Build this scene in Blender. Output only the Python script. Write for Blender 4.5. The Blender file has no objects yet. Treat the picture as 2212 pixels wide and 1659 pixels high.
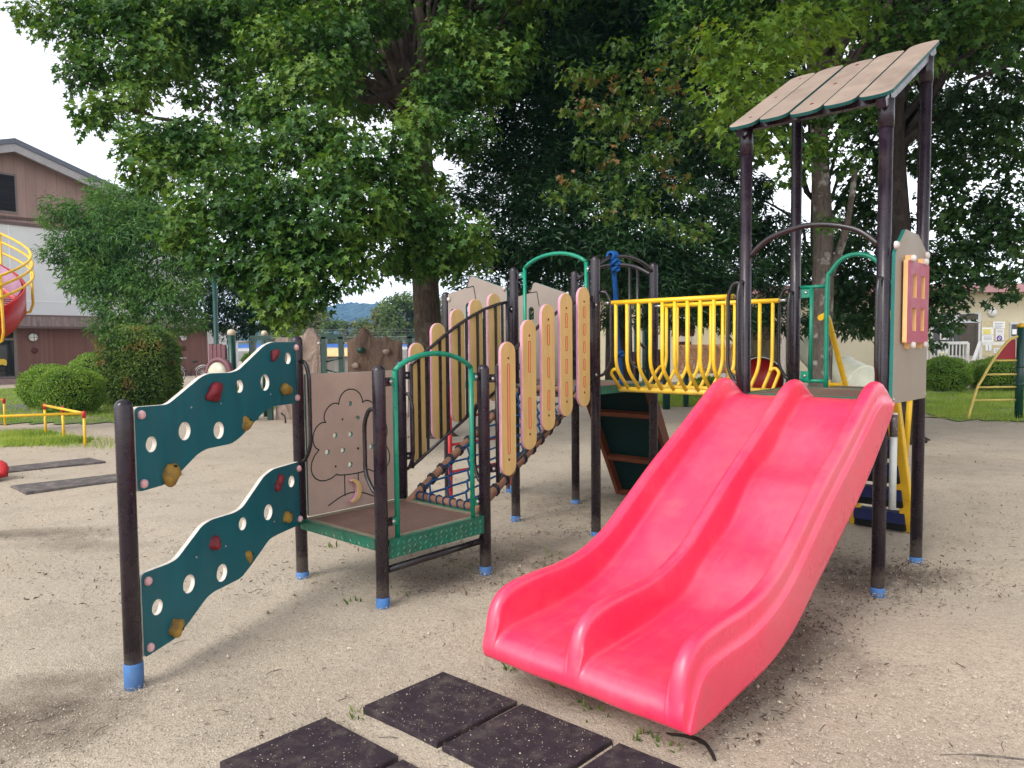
import bpy, math, random
import numpy as np
from mathutils import Vector, Matrix
random.seed(7)
RNG = np.random.default_rng(11)
SC = bpy.context.scene
R = math.radians

# ------------------------------------------------------------------ camera, world, sun, exposure
PITCH, ROLL, CAMZ, FPX = .0558, .0096, 1.5, 1594.74      # FPX: focal length for a 2212 px wide frame
cp, sp, cr, sr = math.cos(PITCH), math.sin(PITCH), math.cos(ROLL), math.sin(ROLL)
r0, u0, fw = Vector((1, 0, 0)), Vector((0, sp, cp)), Vector((0, cp, -sp))
CR, CU = cr*r0 - sr*u0, sr*r0 + cr*u0
cam = bpy.data.cameras.new('camera')
cam.sensor_width = 36; cam.lens = FPX/2212*36; cam.clip_start = .05; cam.clip_end = 6000
co = bpy.data.objects.new('camera', cam); SC.collection.objects.link(co)
co.matrix_world = Matrix(((CR.x, CU.x, -fw.x, 0), (CR.y, CU.y, -fw.y, 0), (CR.z, CU.z, -fw.z, CAMZ), (0, 0, 0, 1)))
SC.camera = co

SUN_EL, SUN_AZ = R(42), R(222)      # azimuth clockwise from +Y: high behind the camera, from the left
W = bpy.data.worlds.new('World'); SC.world = W; W.use_nodes = True
nt = W.node_tree; bg = nt.nodes['Background']
sky = nt.nodes.new('ShaderNodeTexSky'); sky.sky_type = 'NISHITA'; sky.sun_disc = False
sky.sun_elevation = SUN_EL; sky.sun_rotation = SUN_AZ
sky.air_density = 1.0; sky.dust_density = 1.0; sky.ozone_density = 1.0
hs = nt.nodes.new('ShaderNodeHueSaturation'); hs.inputs['Saturation'].default_value = .12
nt.links.new(sky.outputs[0], hs.inputs['Color']); nt.links.new(hs.outputs[0], bg.inputs['Color'])
bg.inputs['Strength'].default_value = .15
sl = bpy.data.lights.new('sun', 'SUN'); sl.energy = 1.0; sl.angle = R(28); sl.color = (1, .95, .87)
so = bpy.data.objects.new('sun', sl); SC.collection.objects.link(so)
sd = Vector((math.sin(SUN_AZ)*math.cos(SUN_EL), math.cos(SUN_AZ)*math.cos(SUN_EL), math.sin(SUN_EL)))
so.rotation_euler = sd.to_track_quat('Z', 'Y').to_euler(); so.location = (0, 0, 30)
SC.view_settings.view_transform = 'Standard'; SC.view_settings.look = 'None'
SC.view_settings.exposure = 1.25; SC.view_settings.gamma = 1
SC.cycles.max_bounces = 6; SC.cycles.diffuse_bounces = 3; SC.cycles.transmission_bounces = 4; SC.cycles.glossy_bounces = 3
SC.cycles.volume_bounces = 0

# ------------------------------------------------------------------ helpers
def P(u, v, Y):                      # survey helper: the point seen at (u, v) of the 2212 px photo, Y metres ahead
    a, b = u-1106, 829.5-v
    a, b = a*cr+b*sr, -a*sr+b*cr
    d = Vector((a/FPX, cp+b/FPX*sp, -sp+b/FPX*cp))
    return Vector((0, 0, CAMZ)) + d*(Y/d.y)
def G(u, v, z=0.):                   # the ground point seen at (u, v)
    a, b = u-1106, 829.5-v
    a, b = a*cr+b*sr, -a*sr+b*cr
    d = Vector((a/FPX, cp+b/FPX*sp, -sp+b/FPX*cp))
    return Vector((0, 0, CAMZ)) + d*((z-CAMZ)/d.z)

def link(o, parent=None):
    SC.collection.objects.link(o)
    if parent is not None: o.parent = parent
    return o
def thing(name, label, cat, loc=(0, 0, 0), rz=0, group=None):
    o = bpy.data.objects.new(name, None); link(o); o.location = loc; o.rotation_euler = (0, 0, rz)
    o.empty_display_size = .2; o['label'] = label; o['category'] = cat
    if group: o['group'] = group
    return o
def tag(o, label, cat, group=None, kind=None):
    o['label'] = label; o['category'] = cat
    if group: o['group'] = group
    if kind: o['kind'] = kind
    return o
def struct(o): o['kind'] = 'structure'; return o

class MB:
    def __init__(s): s.v = []; s.f = []; s.m = []; s.s = []
    def add(s, vs, fs, mi=0, smooth=False):
        b = len(s.v); s.v += [tuple(p) for p in vs]
        for f in fs: s.f.append([b+i for i in f]); s.m.append(mi); s.s.append(smooth)
        return s
    def box(s, c, size, mi=0, rot=None):
        hx, hy, hz = [q/2 for q in size]; c = Vector(c)
        vs = [Vector((x, y, z)) for x in (-hx, hx) for y in (-hy, hy) for z in (-hz, hz)]
        if rot is not None: vs = [rot @ p for p in vs]
        return s.add([c+p for p in vs], [(0, 1, 3, 2), (4, 6, 7, 5), (0, 4, 5, 1), (2, 3, 7, 6), (0, 2, 6, 4), (1, 5, 7, 3)], mi)
    def beam(s, a, b, w, h, mi=0, up=(0, 0, 1)):         # a rectangular bar from a to b
        a, b = Vector(a), Vector(b); x = (b-a).normalized(); u = Vector(up)
        y = u.cross(x).normalized(); z = x.cross(y)
        rot = Matrix((x, y, z)).transposed()
        return s.box((a+b)/2, ((b-a).length, w, h), mi, rot)
    def tube(s, path, r, seg=10, mi=0, caps=True, closed=False):
        path = [Vector(p) for p in path]; n = len(path)
        rs = r if isinstance(r, (list, tuple)) else [r]*n
        def tang(i):
            if closed: t = path[(i+1) % n]-path[i-1]
            else: t = path[min(i+1, n-1)]-path[max(i-1, 0)]
            return t.normalized() if t.length > 1e-9 else Vector((0, 0, 1))
        t0 = tang(0); ref = Vector((0, 0, 1)) if abs(t0.z) < .9 else Vector((1, 0, 0))
        nrm = t0.cross(ref).normalized(); vs = []; pt = t0
        for i in range(n):
            t = tang(i); ax = pt.cross(t)
            if ax.length > 1e-7: nrm = Matrix.Rotation(pt.angle(t), 3, ax.normalized()) @ nrm
            nrm = (nrm - t*nrm.dot(t)).normalized(); bi = t.cross(nrm); pt = t
            for k in range(seg):
                a = 2*math.pi*k/seg; vs.append(path[i]+(nrm*math.cos(a)+bi*math.sin(a))*rs[i])
        fs = []
        for i in range(n if closed else n-1):
            j = (i+1) % n
            for k in range(seg): fs.append((i*seg+k, i*seg+(k+1) % seg, j*seg+(k+1) % seg, j*seg+k))
        s.add(vs, fs, mi, True)
        if caps and not closed:
            b = len(s.v)-n*seg
            s.f.append([b+k for k in reversed(range(seg))]); s.m.append(mi); s.s.append(False)
            s.f.append([b+(n-1)*seg+k for k in range(seg)]); s.m.append(mi); s.s.append(False)
        return s
    def lathe(s, o, prof, seg=16, mi=0, axis=(0, 0, 1)):      # prof: (r, h) pairs along axis
        o = Vector(o); z = Vector(axis).normalized(); x = z.orthogonal().normalized(); y = z.cross(x); vs = []; fs = []
        for r, h in prof:
            for k in range(seg):
                a = 2*math.pi*k/seg; vs.append(o+z*h+(x*math.cos(a)+y*math.sin(a))*r)
        for i in range(len(prof)-1):
            for k in range(seg): fs.append((i*seg+k, i*seg+(k+1) % seg, (i+1)*seg+(k+1) % seg, (i+1)*seg+k))
        fs.append(tuple(reversed(range(seg)))); fs.append(tuple((len(prof)-1)*seg+k for k in range(seg)))
        return s.add(vs, fs, mi, True)
    def blob(s, c, rad, mi=0, seg=10, rings=7, rough=.15, seed=0, rot=None):
        rn = random.Random(seed); ph = [rn.uniform(0, 6.28) for _ in range(9)]; vs = []; fs = []; c = Vector(c)
        for i in range(rings+1):
            th = math.pi*i/rings
            for k in range(seg):
                a = 2*math.pi*k/seg; d = Vector((math.sin(th)*math.cos(a), math.sin(th)*math.sin(a), math.cos(th)))
                q = 1+rough*(math.sin(2*d.x+ph[0])+math.sin(3*d.y+ph[1])+math.sin(3*d.z+ph[2])+.6*math.sin(5*d.x+ph[3]+2*d.z))/2
                p = Vector((d.x*rad[0], d.y*rad[1], d.z*rad[2]))*q
                if rot is not None: p = rot @ p
                vs.append(c+p)
        for i in range(rings):
            for k in range(seg): fs.append((i*seg+k, (i+1)*seg+k, (i+1)*seg+(k+1) % seg, i*seg+(k+1) % seg))
        return s.add(vs, fs, mi, True)
    def build(s, name, mats, parent=None):
        me = bpy.data.meshes.new(name); me.from_pydata(s.v, [], s.f)
        mats = mats if isinstance(mats, (list, tuple)) else [mats]
        for m in mats: me.materials.append(m)
        me.polygons.foreach_set('material_index', s.m); me.polygons.foreach_set('use_smooth', s.s); me.update()
        return link(bpy.data.objects.new(name, me), parent)

def arc_pts(fn, n): return [fn(i/(n-1)) for i in range(n)]
def bez(pts, n=10):                   # Catmull-Rom through points
    pts = [Vector(p) for p in pts]; out = []
    for i in range(len(pts)-1):
        a, b, c, d = pts[max(i-1, 0)], pts[i], pts[i+1], pts[min(i+2, len(pts)-1)]
        for k in range(n):
            t = k/n
            out.append(.5*((2*b)+(c-a)*t+(2*a-5*b+4*c-d)*t*t+(3*b-a-3*c+d)*t**3))
    out.append(pts[-1]); return out
def fillet(pts, r, n=5):              # round the corners of an open path
    pts = [Vector(p) for p in pts]; out = [pts[0]]
    for i in range(1, len(pts)-1):
        p, q, s = pts[i-1], pts[i], pts[i+1]
        d1, d2 = (p-q), (s-q); rr = min(r, d1.length*.49, d2.length*.49)
        a, b = q+d1.normalized()*rr, q+d2.normalized()*rr
        for k in range(n+1):
            t = k/n; out.append(a*(1-t)**2+q*2*t*(1-t)+b*t*t)
    out.append(pts[-1]); return out
def round_poly(pts, r=.03, n=4):      # round the corners of a closed 2-D outline
    N = len(pts); out = []
    for i in range(N):
        p, q, s = Vector(pts[i-1]), Vector(pts[i]), Vector(pts[(i+1) % N])
        d1, d2 = p-q, s-q; rr = min(r, d1.length*.45, d2.length*.45)
        a, b = q+d1.normalized()*rr, q+d2.normalized()*rr
        for k in range(n+1):
            t = k/n; out.append(tuple(a*(1-t)**2+q*2*t*(1-t)+b*t*t))
    return out
def circle(c, r, n=20, ry=None): return [(c[0]+r*math.cos(2*math.pi*k/n), c[1]+(ry or r)*math.sin(2*math.pi*k/n)) for k in range(n)]
def pill(cx, cz, hw, hh, n=8):        # vertical capsule outline
    return ([(cx+hw*math.cos(math.pi*k/n), cz+hh-hw+hw*math.sin(math.pi*k/n)) for k in range(n+1)] +
            [(cx-hw*math.cos(math.pi*k/n), cz-hh+hw-hw*math.sin(math.pi*k/n)) for k in range(n+1)])
def plate(name, loops, th, o, ax, ay, mats, parent=None, bev=.003):   # sheet with holes: face + core-edge materials
    cu = bpy.data.curves.new('t', 'CURVE'); cu.dimensions = '2D'; cu.fill_mode = 'BOTH'
    cu.extrude = th/2-bev; cu.bevel_depth = bev; cu.bevel_resolution = 1; cu.offset = -bev
    for lp in loops:
        sp_ = cu.splines.new('POLY'); sp_.points.add(len(lp)-1); sp_.use_cyclic_u = True
        for q, pt in zip(lp, sp_.points): pt.co = (q[0], q[1], 0, 1)
    ob = bpy.data.objects.new('t', cu); SC.collection.objects.link(ob)
    bpy.context.view_layer.update()
    me = bpy.data.meshes.new_from_object(ob.evaluated_get(bpy.context.evaluated_depsgraph_get()))
    bpy.data.objects.remove(ob); bpy.data.curves.remove(cu)
    ax, ay = Vector(ax).normalized(), Vector(ay).normalized(); az = ax.cross(ay)
    me.materials.clear()
    for m in mats: me.materials.append(m)
    for p in me.polygons:
        p.material_index = 0 if abs(p.normal.z) > .8 or len(mats) < 2 else 1
        p.use_smooth = False
    me.transform(Matrix(((ax.x, ay.x, az.x, o[0]), (ax.y, ay.y, az.y, o[1]), (ax.z, ay.z, az.z, o[2]), (0, 0, 0, 1))))
    me.name = name
    return link(bpy.data.objects.new(name, me), parent)
def copy_tree(o, parent=None):
    c = o.copy(); SC.collection.objects.link(c); c.parent = parent if parent is not None else o.parent
    for ch in [q for q in bpy.data.objects if q.parent == o]: copy_tree(ch, c)
    return c

# ------------------------------------------------------------------ materials
def N(t, typ, **kw):
    n = t.nodes.new(typ)
    for k, v in kw.items(): setattr(n, k, v)
    return n
def base(name):
    m = bpy.data.materials.new(name); m.use_nodes = True; return m, m.node_tree, m.node_tree.nodes['Principled BSDF']
def ramp(t, fac, stops):
    r = N(t, 'ShaderNodeValToRGB'); e = r.color_ramp.elements
    while len(e) < len(stops): e.new(.5)
    for q, (p, c) in zip(e, stops): q.position = p; q.color = (*c, 1) if len(c) == 3 else c
    t.links.new(fac, r.inputs[0]); return r.outputs[0]
def noise(t, scale, detail=4, rough=.6, vec=None, dist=0):
    n = N(t, 'ShaderNodeTexNoise'); n.inputs['Scale'].default_value = scale; n.inputs['Detail'].default_value = detail
    n.inputs['Roughness'].default_value = rough; n.inputs['Distortion'].default_value = dist
    t.links.new(vec, n.inputs['Vector']); return n.outputs['Fac']
def mix(t, fac, a, b, mode='MIX'):
    n = N(t, 'ShaderNodeMix', data_type='RGBA', blend_type=mode)
    for s, v in ((n.inputs[0], fac), (n.inputs[6], a), (n.inputs[7], b)):
        if hasattr(v, 'is_output'): t.links.new(v, s)
        elif isinstance(v, (int, float)): s.default_value = v
        else: s.default_value = (*v, 1)
    return n.outputs[2]
def bump(t, p, h, strength=.3, dist=.01, prev=None):
    b = N(t, 'ShaderNodeBump'); b.inputs['Strength'].default_value = strength; b.inputs['Distance'].default_value = dist
    t.links.new(h, b.inputs['Height'])
    if prev is not None: t.links.new(prev, b.inputs['Normal'])
    t.links.new(b.outputs[0], p.inputs['Normal']); return b.outputs[0]
def scl(c, k): return tuple(min(1, q*k) for q in c)
def paint(name, col, rough=.45, var=.18, scale=7, spec=.5, speck=None, speck_amt=.62, dirt=None, dirt_amt=.5, bmp=.0, bscale=300, metal=0, stretch=None, rvar=.15, mud=0):
    m, t, p = base(name); g = N(t, 'ShaderNodeNewGeometry'); vec = g.outputs['Position']
    if stretch:
        mp = N(t, 'ShaderNodeMapping'); mp.inputs['Scale'].default_value = stretch; t.links.new(vec, mp.inputs['Vector']); v2 = mp.outputs[0]
    else: v2 = vec
    f = noise(t, scale, 5, .65, v2)
    c = ramp(t, f, [(.3, scl(col, 1-var)), (.5, col), (.7, scl(col, 1+var))])
    if dirt is not None:
        d = noise(t, scale*.45, 6, .7, v2); dm = ramp(t, d, [(.48, (0, 0, 0)), (.75, (dirt_amt,)*3)])
        c = mix(t, dm, c, dirt)
    if speck is not None:
        s_ = noise(t, 95, 2, .5, vec); sm = ramp(t, s_, [(speck_amt+.05, (0, 0, 0)), (speck_amt+.08, (1, 1, 1))])
        c = mix(t, sm, c, speck)
    if mud:                          # dried splashes low on things that stand in the sand
        sz = N(t, 'ShaderNodeSeparateXYZ'); t.links.new(vec, sz.inputs[0]); mn = noise(t, 38, 5, .75, vec)
        ma = N(t, 'ShaderNodeMath', operation='MULTIPLY_ADD'); t.links.new(mn, ma.inputs[0]); ma.inputs[1].default_value = -.2; t.links.new(sz.outputs[2], ma.inputs[2])
        c = mix(t, ramp(t, ma.outputs[0], [(.0, (mud,)*3), (.07, (0,)*3)]), c, (.30, .25, .195))
    t.links.new(c, p.inputs['Base Color'])
    rr = ramp(t, f, [(.25, (rough-rvar,)*3), (.75, (min(1, rough+rvar),)*3)]); t.links.new(rr, p.inputs['Roughness'])
    p.inputs['Specular IOR Level'].default_value = spec; p.inputs['Metallic'].default_value = metal
    if bmp: bump(t, p, noise(t, bscale, 3, .6, vec), bmp, .004)
    return m
def foliage(name, dark, mid, light, rough=.5, trans=.35, cscale=.9, accent=None, accent_amt=.7, spec=.35):
    m, t, p = base(name); g = N(t, 'ShaderNodeNewGeometry')
    f = noise(t, cscale, 2, .5, g.outputs['Position'])
    mm = N(t, 'ShaderNodeMath', operation='MULTIPLY_ADD'); mm.inputs[1].default_value = .45; t.links.new(g.outputs['Random Per Island'], mm.inputs[0])
    m2 = N(t, 'ShaderNodeMath', operation='MULTIPLY_ADD'); m2.inputs[1].default_value = 1.3; m2.inputs[2].default_value = -.42
    t.links.new(f, m2.inputs[0]); t.links.new(m2.outputs[0], mm.inputs[2])
    c = ramp(t, mm.outputs[0], [(.12, dark), (.45, mid), (.85, light)])
    if accent is not None:
        f2 = noise(t, 2.2, 3, .6, g.outputs['Position'])
        c = mix(t, ramp(t, f2, [(accent_amt-.06, (0, 0, 0)), (accent_amt+.04, (1, 1, 1))]), c, accent)
    t.links.new(c, p.inputs['Base Color']); p.inputs['Roughness'].default_value = rough; p.inputs['Specular IOR Level'].default_value = spec
    tr = N(t, 'ShaderNodeBsdfTranslucent'); t.links.new(mix(t, 1., c, (1.5, 1.45, .55), 'MULTIPLY'), tr.inputs[0])
    ms = N(t, 'ShaderNodeMixShader'); ms.inputs[0].default_value = trans
    t.links.new(p.outputs[0], ms.inputs[1]); t.links.new(tr.outputs[0], ms.inputs[2])
    t.links.new(ms.outputs[0], t.nodes['Material Output'].inputs['Surface']); return m
def bark(name, a, b, c, scale=5):
    m, t, p = base(name); g = N(t, 'ShaderNodeNewGeometry')
    mp = N(t, 'ShaderNodeMapping'); mp.inputs['Scale'].default_value = (3.2, 3.2, .7); t.links.new(g.outputs['Position'], mp.inputs['Vector'])
    f = noise(t, scale*1.6, 6, .7, mp.outputs[0], .4); f2 = noise(t, scale*.9, 4, .6, g.outputs['Position'])
    col = ramp(t, f, [(.3, a), (.55, b)]); col = mix(t, ramp(t, f2, [(.55, (0, 0, 0)), (.66, (1, 1, 1))]), col, c)
    t.links.new(col, p.inputs['Base Color']); p.inputs['Roughness'].default_value = .9; p.inputs['Specular IOR Level'].default_value = .2
    bump(t, p, f, .9, .05); return m

def ground_mat():
    m, t, p = base('gravel_sand'); g = N(t, 'ShaderNodeNewGeometry'); pos = g.outputs['Position']
    fine = noise(t, 160, 3, .7, pos); med = noise(t, 26, 4, .65, pos); big = noise(t, .55, 5, .6, pos); mid = noise(t, 2.3, 5, .65, pos)
    c = ramp(t, fine, [(.28, (.245, .192, .145)), (.46, (.46, .378, .288)), (.6, (.545, .46, .358)), (.78, (.64, .56, .45))])
    vo = N(t, 'ShaderNodeTexVoronoi'); vo.inputs['Scale'].default_value = 120; t.links.new(pos, vo.inputs['Vector'])
    c = mix(t, .3, c, ramp(t, vo.outputs['Color'], [(.1, (.25, .205, .16)), (.6, (.47, .405, .325)), (.95, (.66, .59, .50))]))
    c = mix(t, ramp(t, med, [(.35, (.0,)*3), (.75, (.28,)*3)]), c, (.26, .215, .165))
    c = mix(t, ramp(t, mid, [(.5, (0,)*3), (.72, (.42,)*3)]), c, (.25, .212, .168))
    c = mix(t, ramp(t, big, [(.45, (0,)*3), (.75, (.35,)*3)]), c, (.47, .42, .36))
    dk = N(t, 'ShaderNodeTexVoronoi'); dk.inputs['Scale'].default_value = 21; t.links.new(pos, dk.inputs['Vector'])
    c = mix(t, ramp(t, dk.outputs['Distance'], [(.05, (.55,)*3), (.22, (0,)*3)]), c, (.19, .145, .108))
    spk = noise(t, 64, 3, .75, pos); c = mix(t, ramp(t, spk, [(.59, (0,)*3), (.70, (.6,)*3)]), c, (.15, .118, .09)); c = mix(t, ramp(t, spk, [(.28, (.5,)*3), (.38, (0,)*3)]), c, (.60, .53, .44))
    # damp and mulch stains, and dark ragged patches around the play structure
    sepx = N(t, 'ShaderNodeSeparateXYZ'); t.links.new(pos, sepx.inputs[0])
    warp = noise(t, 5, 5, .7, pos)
    def dark_patch(cx, cy, rx, ry, amt):
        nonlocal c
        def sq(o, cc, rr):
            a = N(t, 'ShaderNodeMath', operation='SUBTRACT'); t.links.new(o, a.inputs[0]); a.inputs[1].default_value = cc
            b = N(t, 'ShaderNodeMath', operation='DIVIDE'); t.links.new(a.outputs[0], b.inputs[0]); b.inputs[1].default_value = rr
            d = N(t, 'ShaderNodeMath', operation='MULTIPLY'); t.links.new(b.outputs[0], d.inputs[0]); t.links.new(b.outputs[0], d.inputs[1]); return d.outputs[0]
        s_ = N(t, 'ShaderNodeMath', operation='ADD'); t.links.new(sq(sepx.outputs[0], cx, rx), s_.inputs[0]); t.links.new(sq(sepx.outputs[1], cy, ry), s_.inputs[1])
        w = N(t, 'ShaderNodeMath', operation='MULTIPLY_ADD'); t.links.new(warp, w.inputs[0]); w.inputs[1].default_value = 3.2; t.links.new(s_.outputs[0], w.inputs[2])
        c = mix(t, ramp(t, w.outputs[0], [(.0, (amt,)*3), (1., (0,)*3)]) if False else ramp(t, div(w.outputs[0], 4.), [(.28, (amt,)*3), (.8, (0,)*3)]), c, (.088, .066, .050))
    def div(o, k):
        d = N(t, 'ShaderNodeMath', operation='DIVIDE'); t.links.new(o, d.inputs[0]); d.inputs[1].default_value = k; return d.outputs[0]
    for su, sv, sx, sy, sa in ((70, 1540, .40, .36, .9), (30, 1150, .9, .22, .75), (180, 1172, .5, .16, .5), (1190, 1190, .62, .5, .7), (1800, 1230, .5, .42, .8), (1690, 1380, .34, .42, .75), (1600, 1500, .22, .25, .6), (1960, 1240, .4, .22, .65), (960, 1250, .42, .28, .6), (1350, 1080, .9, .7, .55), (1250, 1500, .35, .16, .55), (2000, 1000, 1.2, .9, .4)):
        q = G(su, sv); dark_patch(q.x, q.y, sx, sy, sa)
    t.links.new(c, p.inputs['Base Color']); p.inputs['Roughness'].default_value = .95; p.inputs['Specular IOR Level'].default_value = .15
    b1 = bump(t, p, fine, .55, .006); b2 = bump(t, p, vo.outputs['Distance'], .5, .006, b1); bump(t, p, med, .5, .02, b2)
    return m
def lawn_mat(name, tint=(.15, .22, .045)):
    m, t, p = base(name); g = N(t, 'ShaderNodeNewGeometry')
    f = noise(t, 1.3, 5, .65, g.outputs['Position']); f2 = noise(t, 40, 3, .7, g.outputs['Position'])
    c = ramp(t, f, [(.38, (.32, .26, .18)), (.5, scl(tint, .9)), (.7, scl(tint, 1.5))]); c = mix(t, .5, c, ramp(t, f2, [(.3, scl(tint, .5)), (.7, scl(tint, 1.9))]), 'OVERLAY')
    t.links.new(c, p.inputs['Base Color']); p.inputs['Roughness'].default_value = 1; bump(t, p, f2, .8, .03); return m
def siding(name, a, b, pitch, horiz=False, line=.06):
    m, t, p = base(name); tc = N(t, 'ShaderNodeTexCoord'); s_ = N(t, 'ShaderNodeSeparateXYZ'); t.links.new(tc.outputs['Object'], s_.inputs[0])
    d = N(t, 'ShaderNodeMath', operation='DIVIDE'); t.links.new(s_.outputs[2 if horiz else 0], d.inputs[0]); d.inputs[1].default_value = pitch
    fr = N(t, 'ShaderNodeMath', operation='FRACT'); t.links.new(d.outputs[0], fr.inputs[0])
    fl = N(t, 'ShaderNodeMath', operation='FLOOR'); t.links.new(d.outputs[0], fl.inputs[0])
    wn = N(t, 'ShaderNodeTexWhiteNoise', noise_dimensions='1D'); t.links.new(fl.outputs[0], wn.inputs['W'])
    c = mix(t, wn.outputs['Value'], a, b)
    ln = ramp(t, fr.outputs[0], [(0, (.7,)*3), (line, (.7,)*3), (line+.01, (0,)*3)]); c = mix(t, ln, c, scl(a, .45))
    g = N(t, 'ShaderNodeNewGeometry'); mp = N(t, 'ShaderNodeMapping'); mp.inputs['Scale'].default_value = (1, 1, .25); t.links.new(g.outputs['Position'], mp.inputs['Vector'])
    f = noise(t, 2.5, 6, .7, mp.outputs[0]); c = mix(t, ramp(t, f, [(.35, (.35,)*3), (.6, (0,)*3)]), c, scl(a, .65))
    t.links.new(c, p.inputs['Base Color']); p.inputs['Roughness'].default_value = .8; p.inputs['Specular IOR Level'].default_value = .25; return m
def tread_mat(name, col, worn):
    m, t, p = base(name); tc = N(t, 'ShaderNodeTexCoord')
    ck = N(t, 'ShaderNodeTexVoronoi'); ck.inputs['Scale'].default_value = 55; ck.inputs['Randomness'].default_value = .12; t.links.new(tc.outputs['Object'], ck.inputs['Vector'])
    dots = ramp(t, ck.outputs['Distance'], [(.25, (1,)*3), (.42, (0,)*3)])
    f = noise(t, 4, 5, .65, tc.outputs['Object']); c = mix(t, ramp(t, f, [(.4, (0,)*3), (.62, (1,)*3)]), col, worn)
    c = mix(t, ramp(t, ck.outputs['Distance'], [(.3, (0,)*3), (.6, (.75,)*3)]), c, scl(col, .35))
    t.links.new(c, p.inputs['Base Color']); p.inputs['Roughness'].default_value = .7; bump(t, p, dots, .8, .004); return m

GRIME = (.05, .045, .04)
M_post = paint('brown_post_paint', (.016, .0095, .017), .27, .3, 9, .45, speck=(.22, .19, .18), speck_amt=.70, dirt=(.045, .034, .032), dirt_amt=.6, mud=.3)
M_pipe = paint('dark_pipe_paint', (.016, .012, .014), .3, .3, 12, .5, speck=(.2, .17, .16), speck_amt=.72)
M_sleeve = paint('blue_sleeve', (.022, .15, .42), .6, .22, 14, .35, dirt=(.14, .17, .22), dirt_amt=.5, mud=.12)
M_teal = paint('teal_board', (.004, .112, .138), .45, .14, 3, .4, speck=(.06, .22, .24), speck_amt=.76, rvar=.1, dirt=(.028, .105, .115), dirt_amt=.6, stretch=(5, 5, .9))
M_white_core = paint('pale_board_core', (.62, .56, .50), .7, .12, 20, .3, dirt=(.3, .26, .22))
M_tan = paint('tan_board', (.40, .29, .235), .55, .08, 5, .4, dirt=(.25, .18, .14), dirt_amt=.3)
M_tan2 = paint('pale_tan_board', (.25, .205, .175), .55, .07, 4, .4)
M_roofb = paint('roof_board_tan', (.30, .228, .185), .6, .16, 6, .35, dirt=(.17, .13, .105), dirt_amt=.6)
M_green_core = paint('green_board_core', (.010, .13, .115), .6, .15, 12, .3)
M_yplank = paint('yellow_board', (.60, .405, .155), .5, .10, 4, .4, dirt=(.43, .28, .10), dirt_amt=.6, stretch=(6, 6, 1))
M_pink_core = paint('pink_board_core', (.52, .25, .34), .6, .15, 12, .3, dirt=(.5, .3, .35))
M_orange = paint('orange_groove', (.75, .30, .13), .6, .1, 12, .3)
M_redline = paint('red_groove', (.33, .045, .03), .6, .1, 12, .3)
M_green = paint('green_pipe_paint', (.003, .21, .125), .33, .16, 9, .5, speck=(.2, .4, .33), speck_amt=.75)
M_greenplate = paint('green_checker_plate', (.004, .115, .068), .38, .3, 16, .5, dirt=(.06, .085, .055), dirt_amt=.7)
M_lozenge = paint('checker_plate_worn', (.010, .20, .125), .35, .3, 16, .6, dirt=(.22, .24, .17), dirt_amt=.7)  # lozenges lighter, plate darker: specular contrast painted into the two greens
M_deck = tread_mat('deck_tread', (.20, .115, .088), (.27, .145, .105))
M_deck_edge = paint('deck_worn_edge', (.20, .165, .115), .6, .3, 18, .4, dirt=(.05, .13, .08), dirt_amt=.7)
M_yellow = paint('yellow_pipe_paint', (.78, .47, .018), .38, .12, 10, .5, speck=(.25, .2, .12), speck_amt=.735, dirt=(.5, .32, .05), dirt_amt=.35)
M_yellow_worn = paint('yellow_pipe_worn', (.72, .46, .04), .45, .2, 14, .5, speck=(.16, .15, .13), speck_amt=.6, dirt=(.3, .27, .2), dirt_amt=.6)
M_pink = paint('pink_slide_plastic', (.86, .028, .098), .40, .06, 2.2, .6, speck=(.88, .22, .28), speck_amt=.765, dirt=(.70, .13, .17), dirt_amt=.7, rvar=.06)
def add_coat(m, w, r):
    p = m.node_tree.nodes['Principled BSDF']; p.inputs['Coat Weight'].default_value = w; p.inputs['Coat Roughness'].default_value = r; return m
add_coat(M_pink, .5, .32)
def run_marks(m):                    # fine rubbed streaks along the lanes and dusty grime in the moulded plastic
    t = m.node_tree; p = t.nodes['Principled BSDF']; old = p.inputs['Base Color'].links[0].from_socket; g = N(t, 'ShaderNodeNewGeometry')
    vr = N(t, 'ShaderNodeVectorRotate', rotation_type='Z_AXIS'); vr.inputs['Angle'].default_value = -.8324; t.links.new(g.outputs['Position'], vr.inputs['Vector'])
    mp = N(t, 'ShaderNodeMapping'); mp.inputs['Scale'].default_value = (1.6, 42, 1.6); t.links.new(vr.outputs[0], mp.inputs['Vector'])
    f = noise(t, 1.6, 5, .7, mp.outputs[0]); c = mix(t, ramp(t, f, [(.55, (0,)*3), (.76, (.20,)*3)]), old, (.84, .17, .235))
    f2 = noise(t, 5, 6, .75, g.outputs['Position']); c = mix(t, ramp(t, f2, [(.53, (0,)*3), (.74, (.30,)*3)]), c, (.50, .13, .125))
    t.links.new(c, p.inputs['Base Color']); rr = ramp(t, f, [(.35, (.34,)*3), (.7, (.58,)*3)]); t.links.new(rr, p.inputs['Roughness'])
    t.links.new(ramp(t, f2, [(.4, (.24,)*3), (.7, (.5,)*3)]), p.inputs['Coat Roughness'])
run_marks(M_pink)
M_steel = paint('bolt_steel', (.5, .48, .46), .35, .2, 40, .5, metal=.8)
M_cap = paint('pink_bolt_cap', (.66, .36, .37), .55, .2, 18, .4, dirt=(.62, .55, .52), dirt_amt=.9)
M_greycap = paint('grey_bolt_cap', (.52, .46, .44), .55, .2, 22, .4)
M_redhold = paint('red_hold', (.17, .010, .018), .5, .3, 22, .4, dirt=(.16, .03, .04), dirt_amt=.7, bmp=.4, bscale=220)
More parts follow.
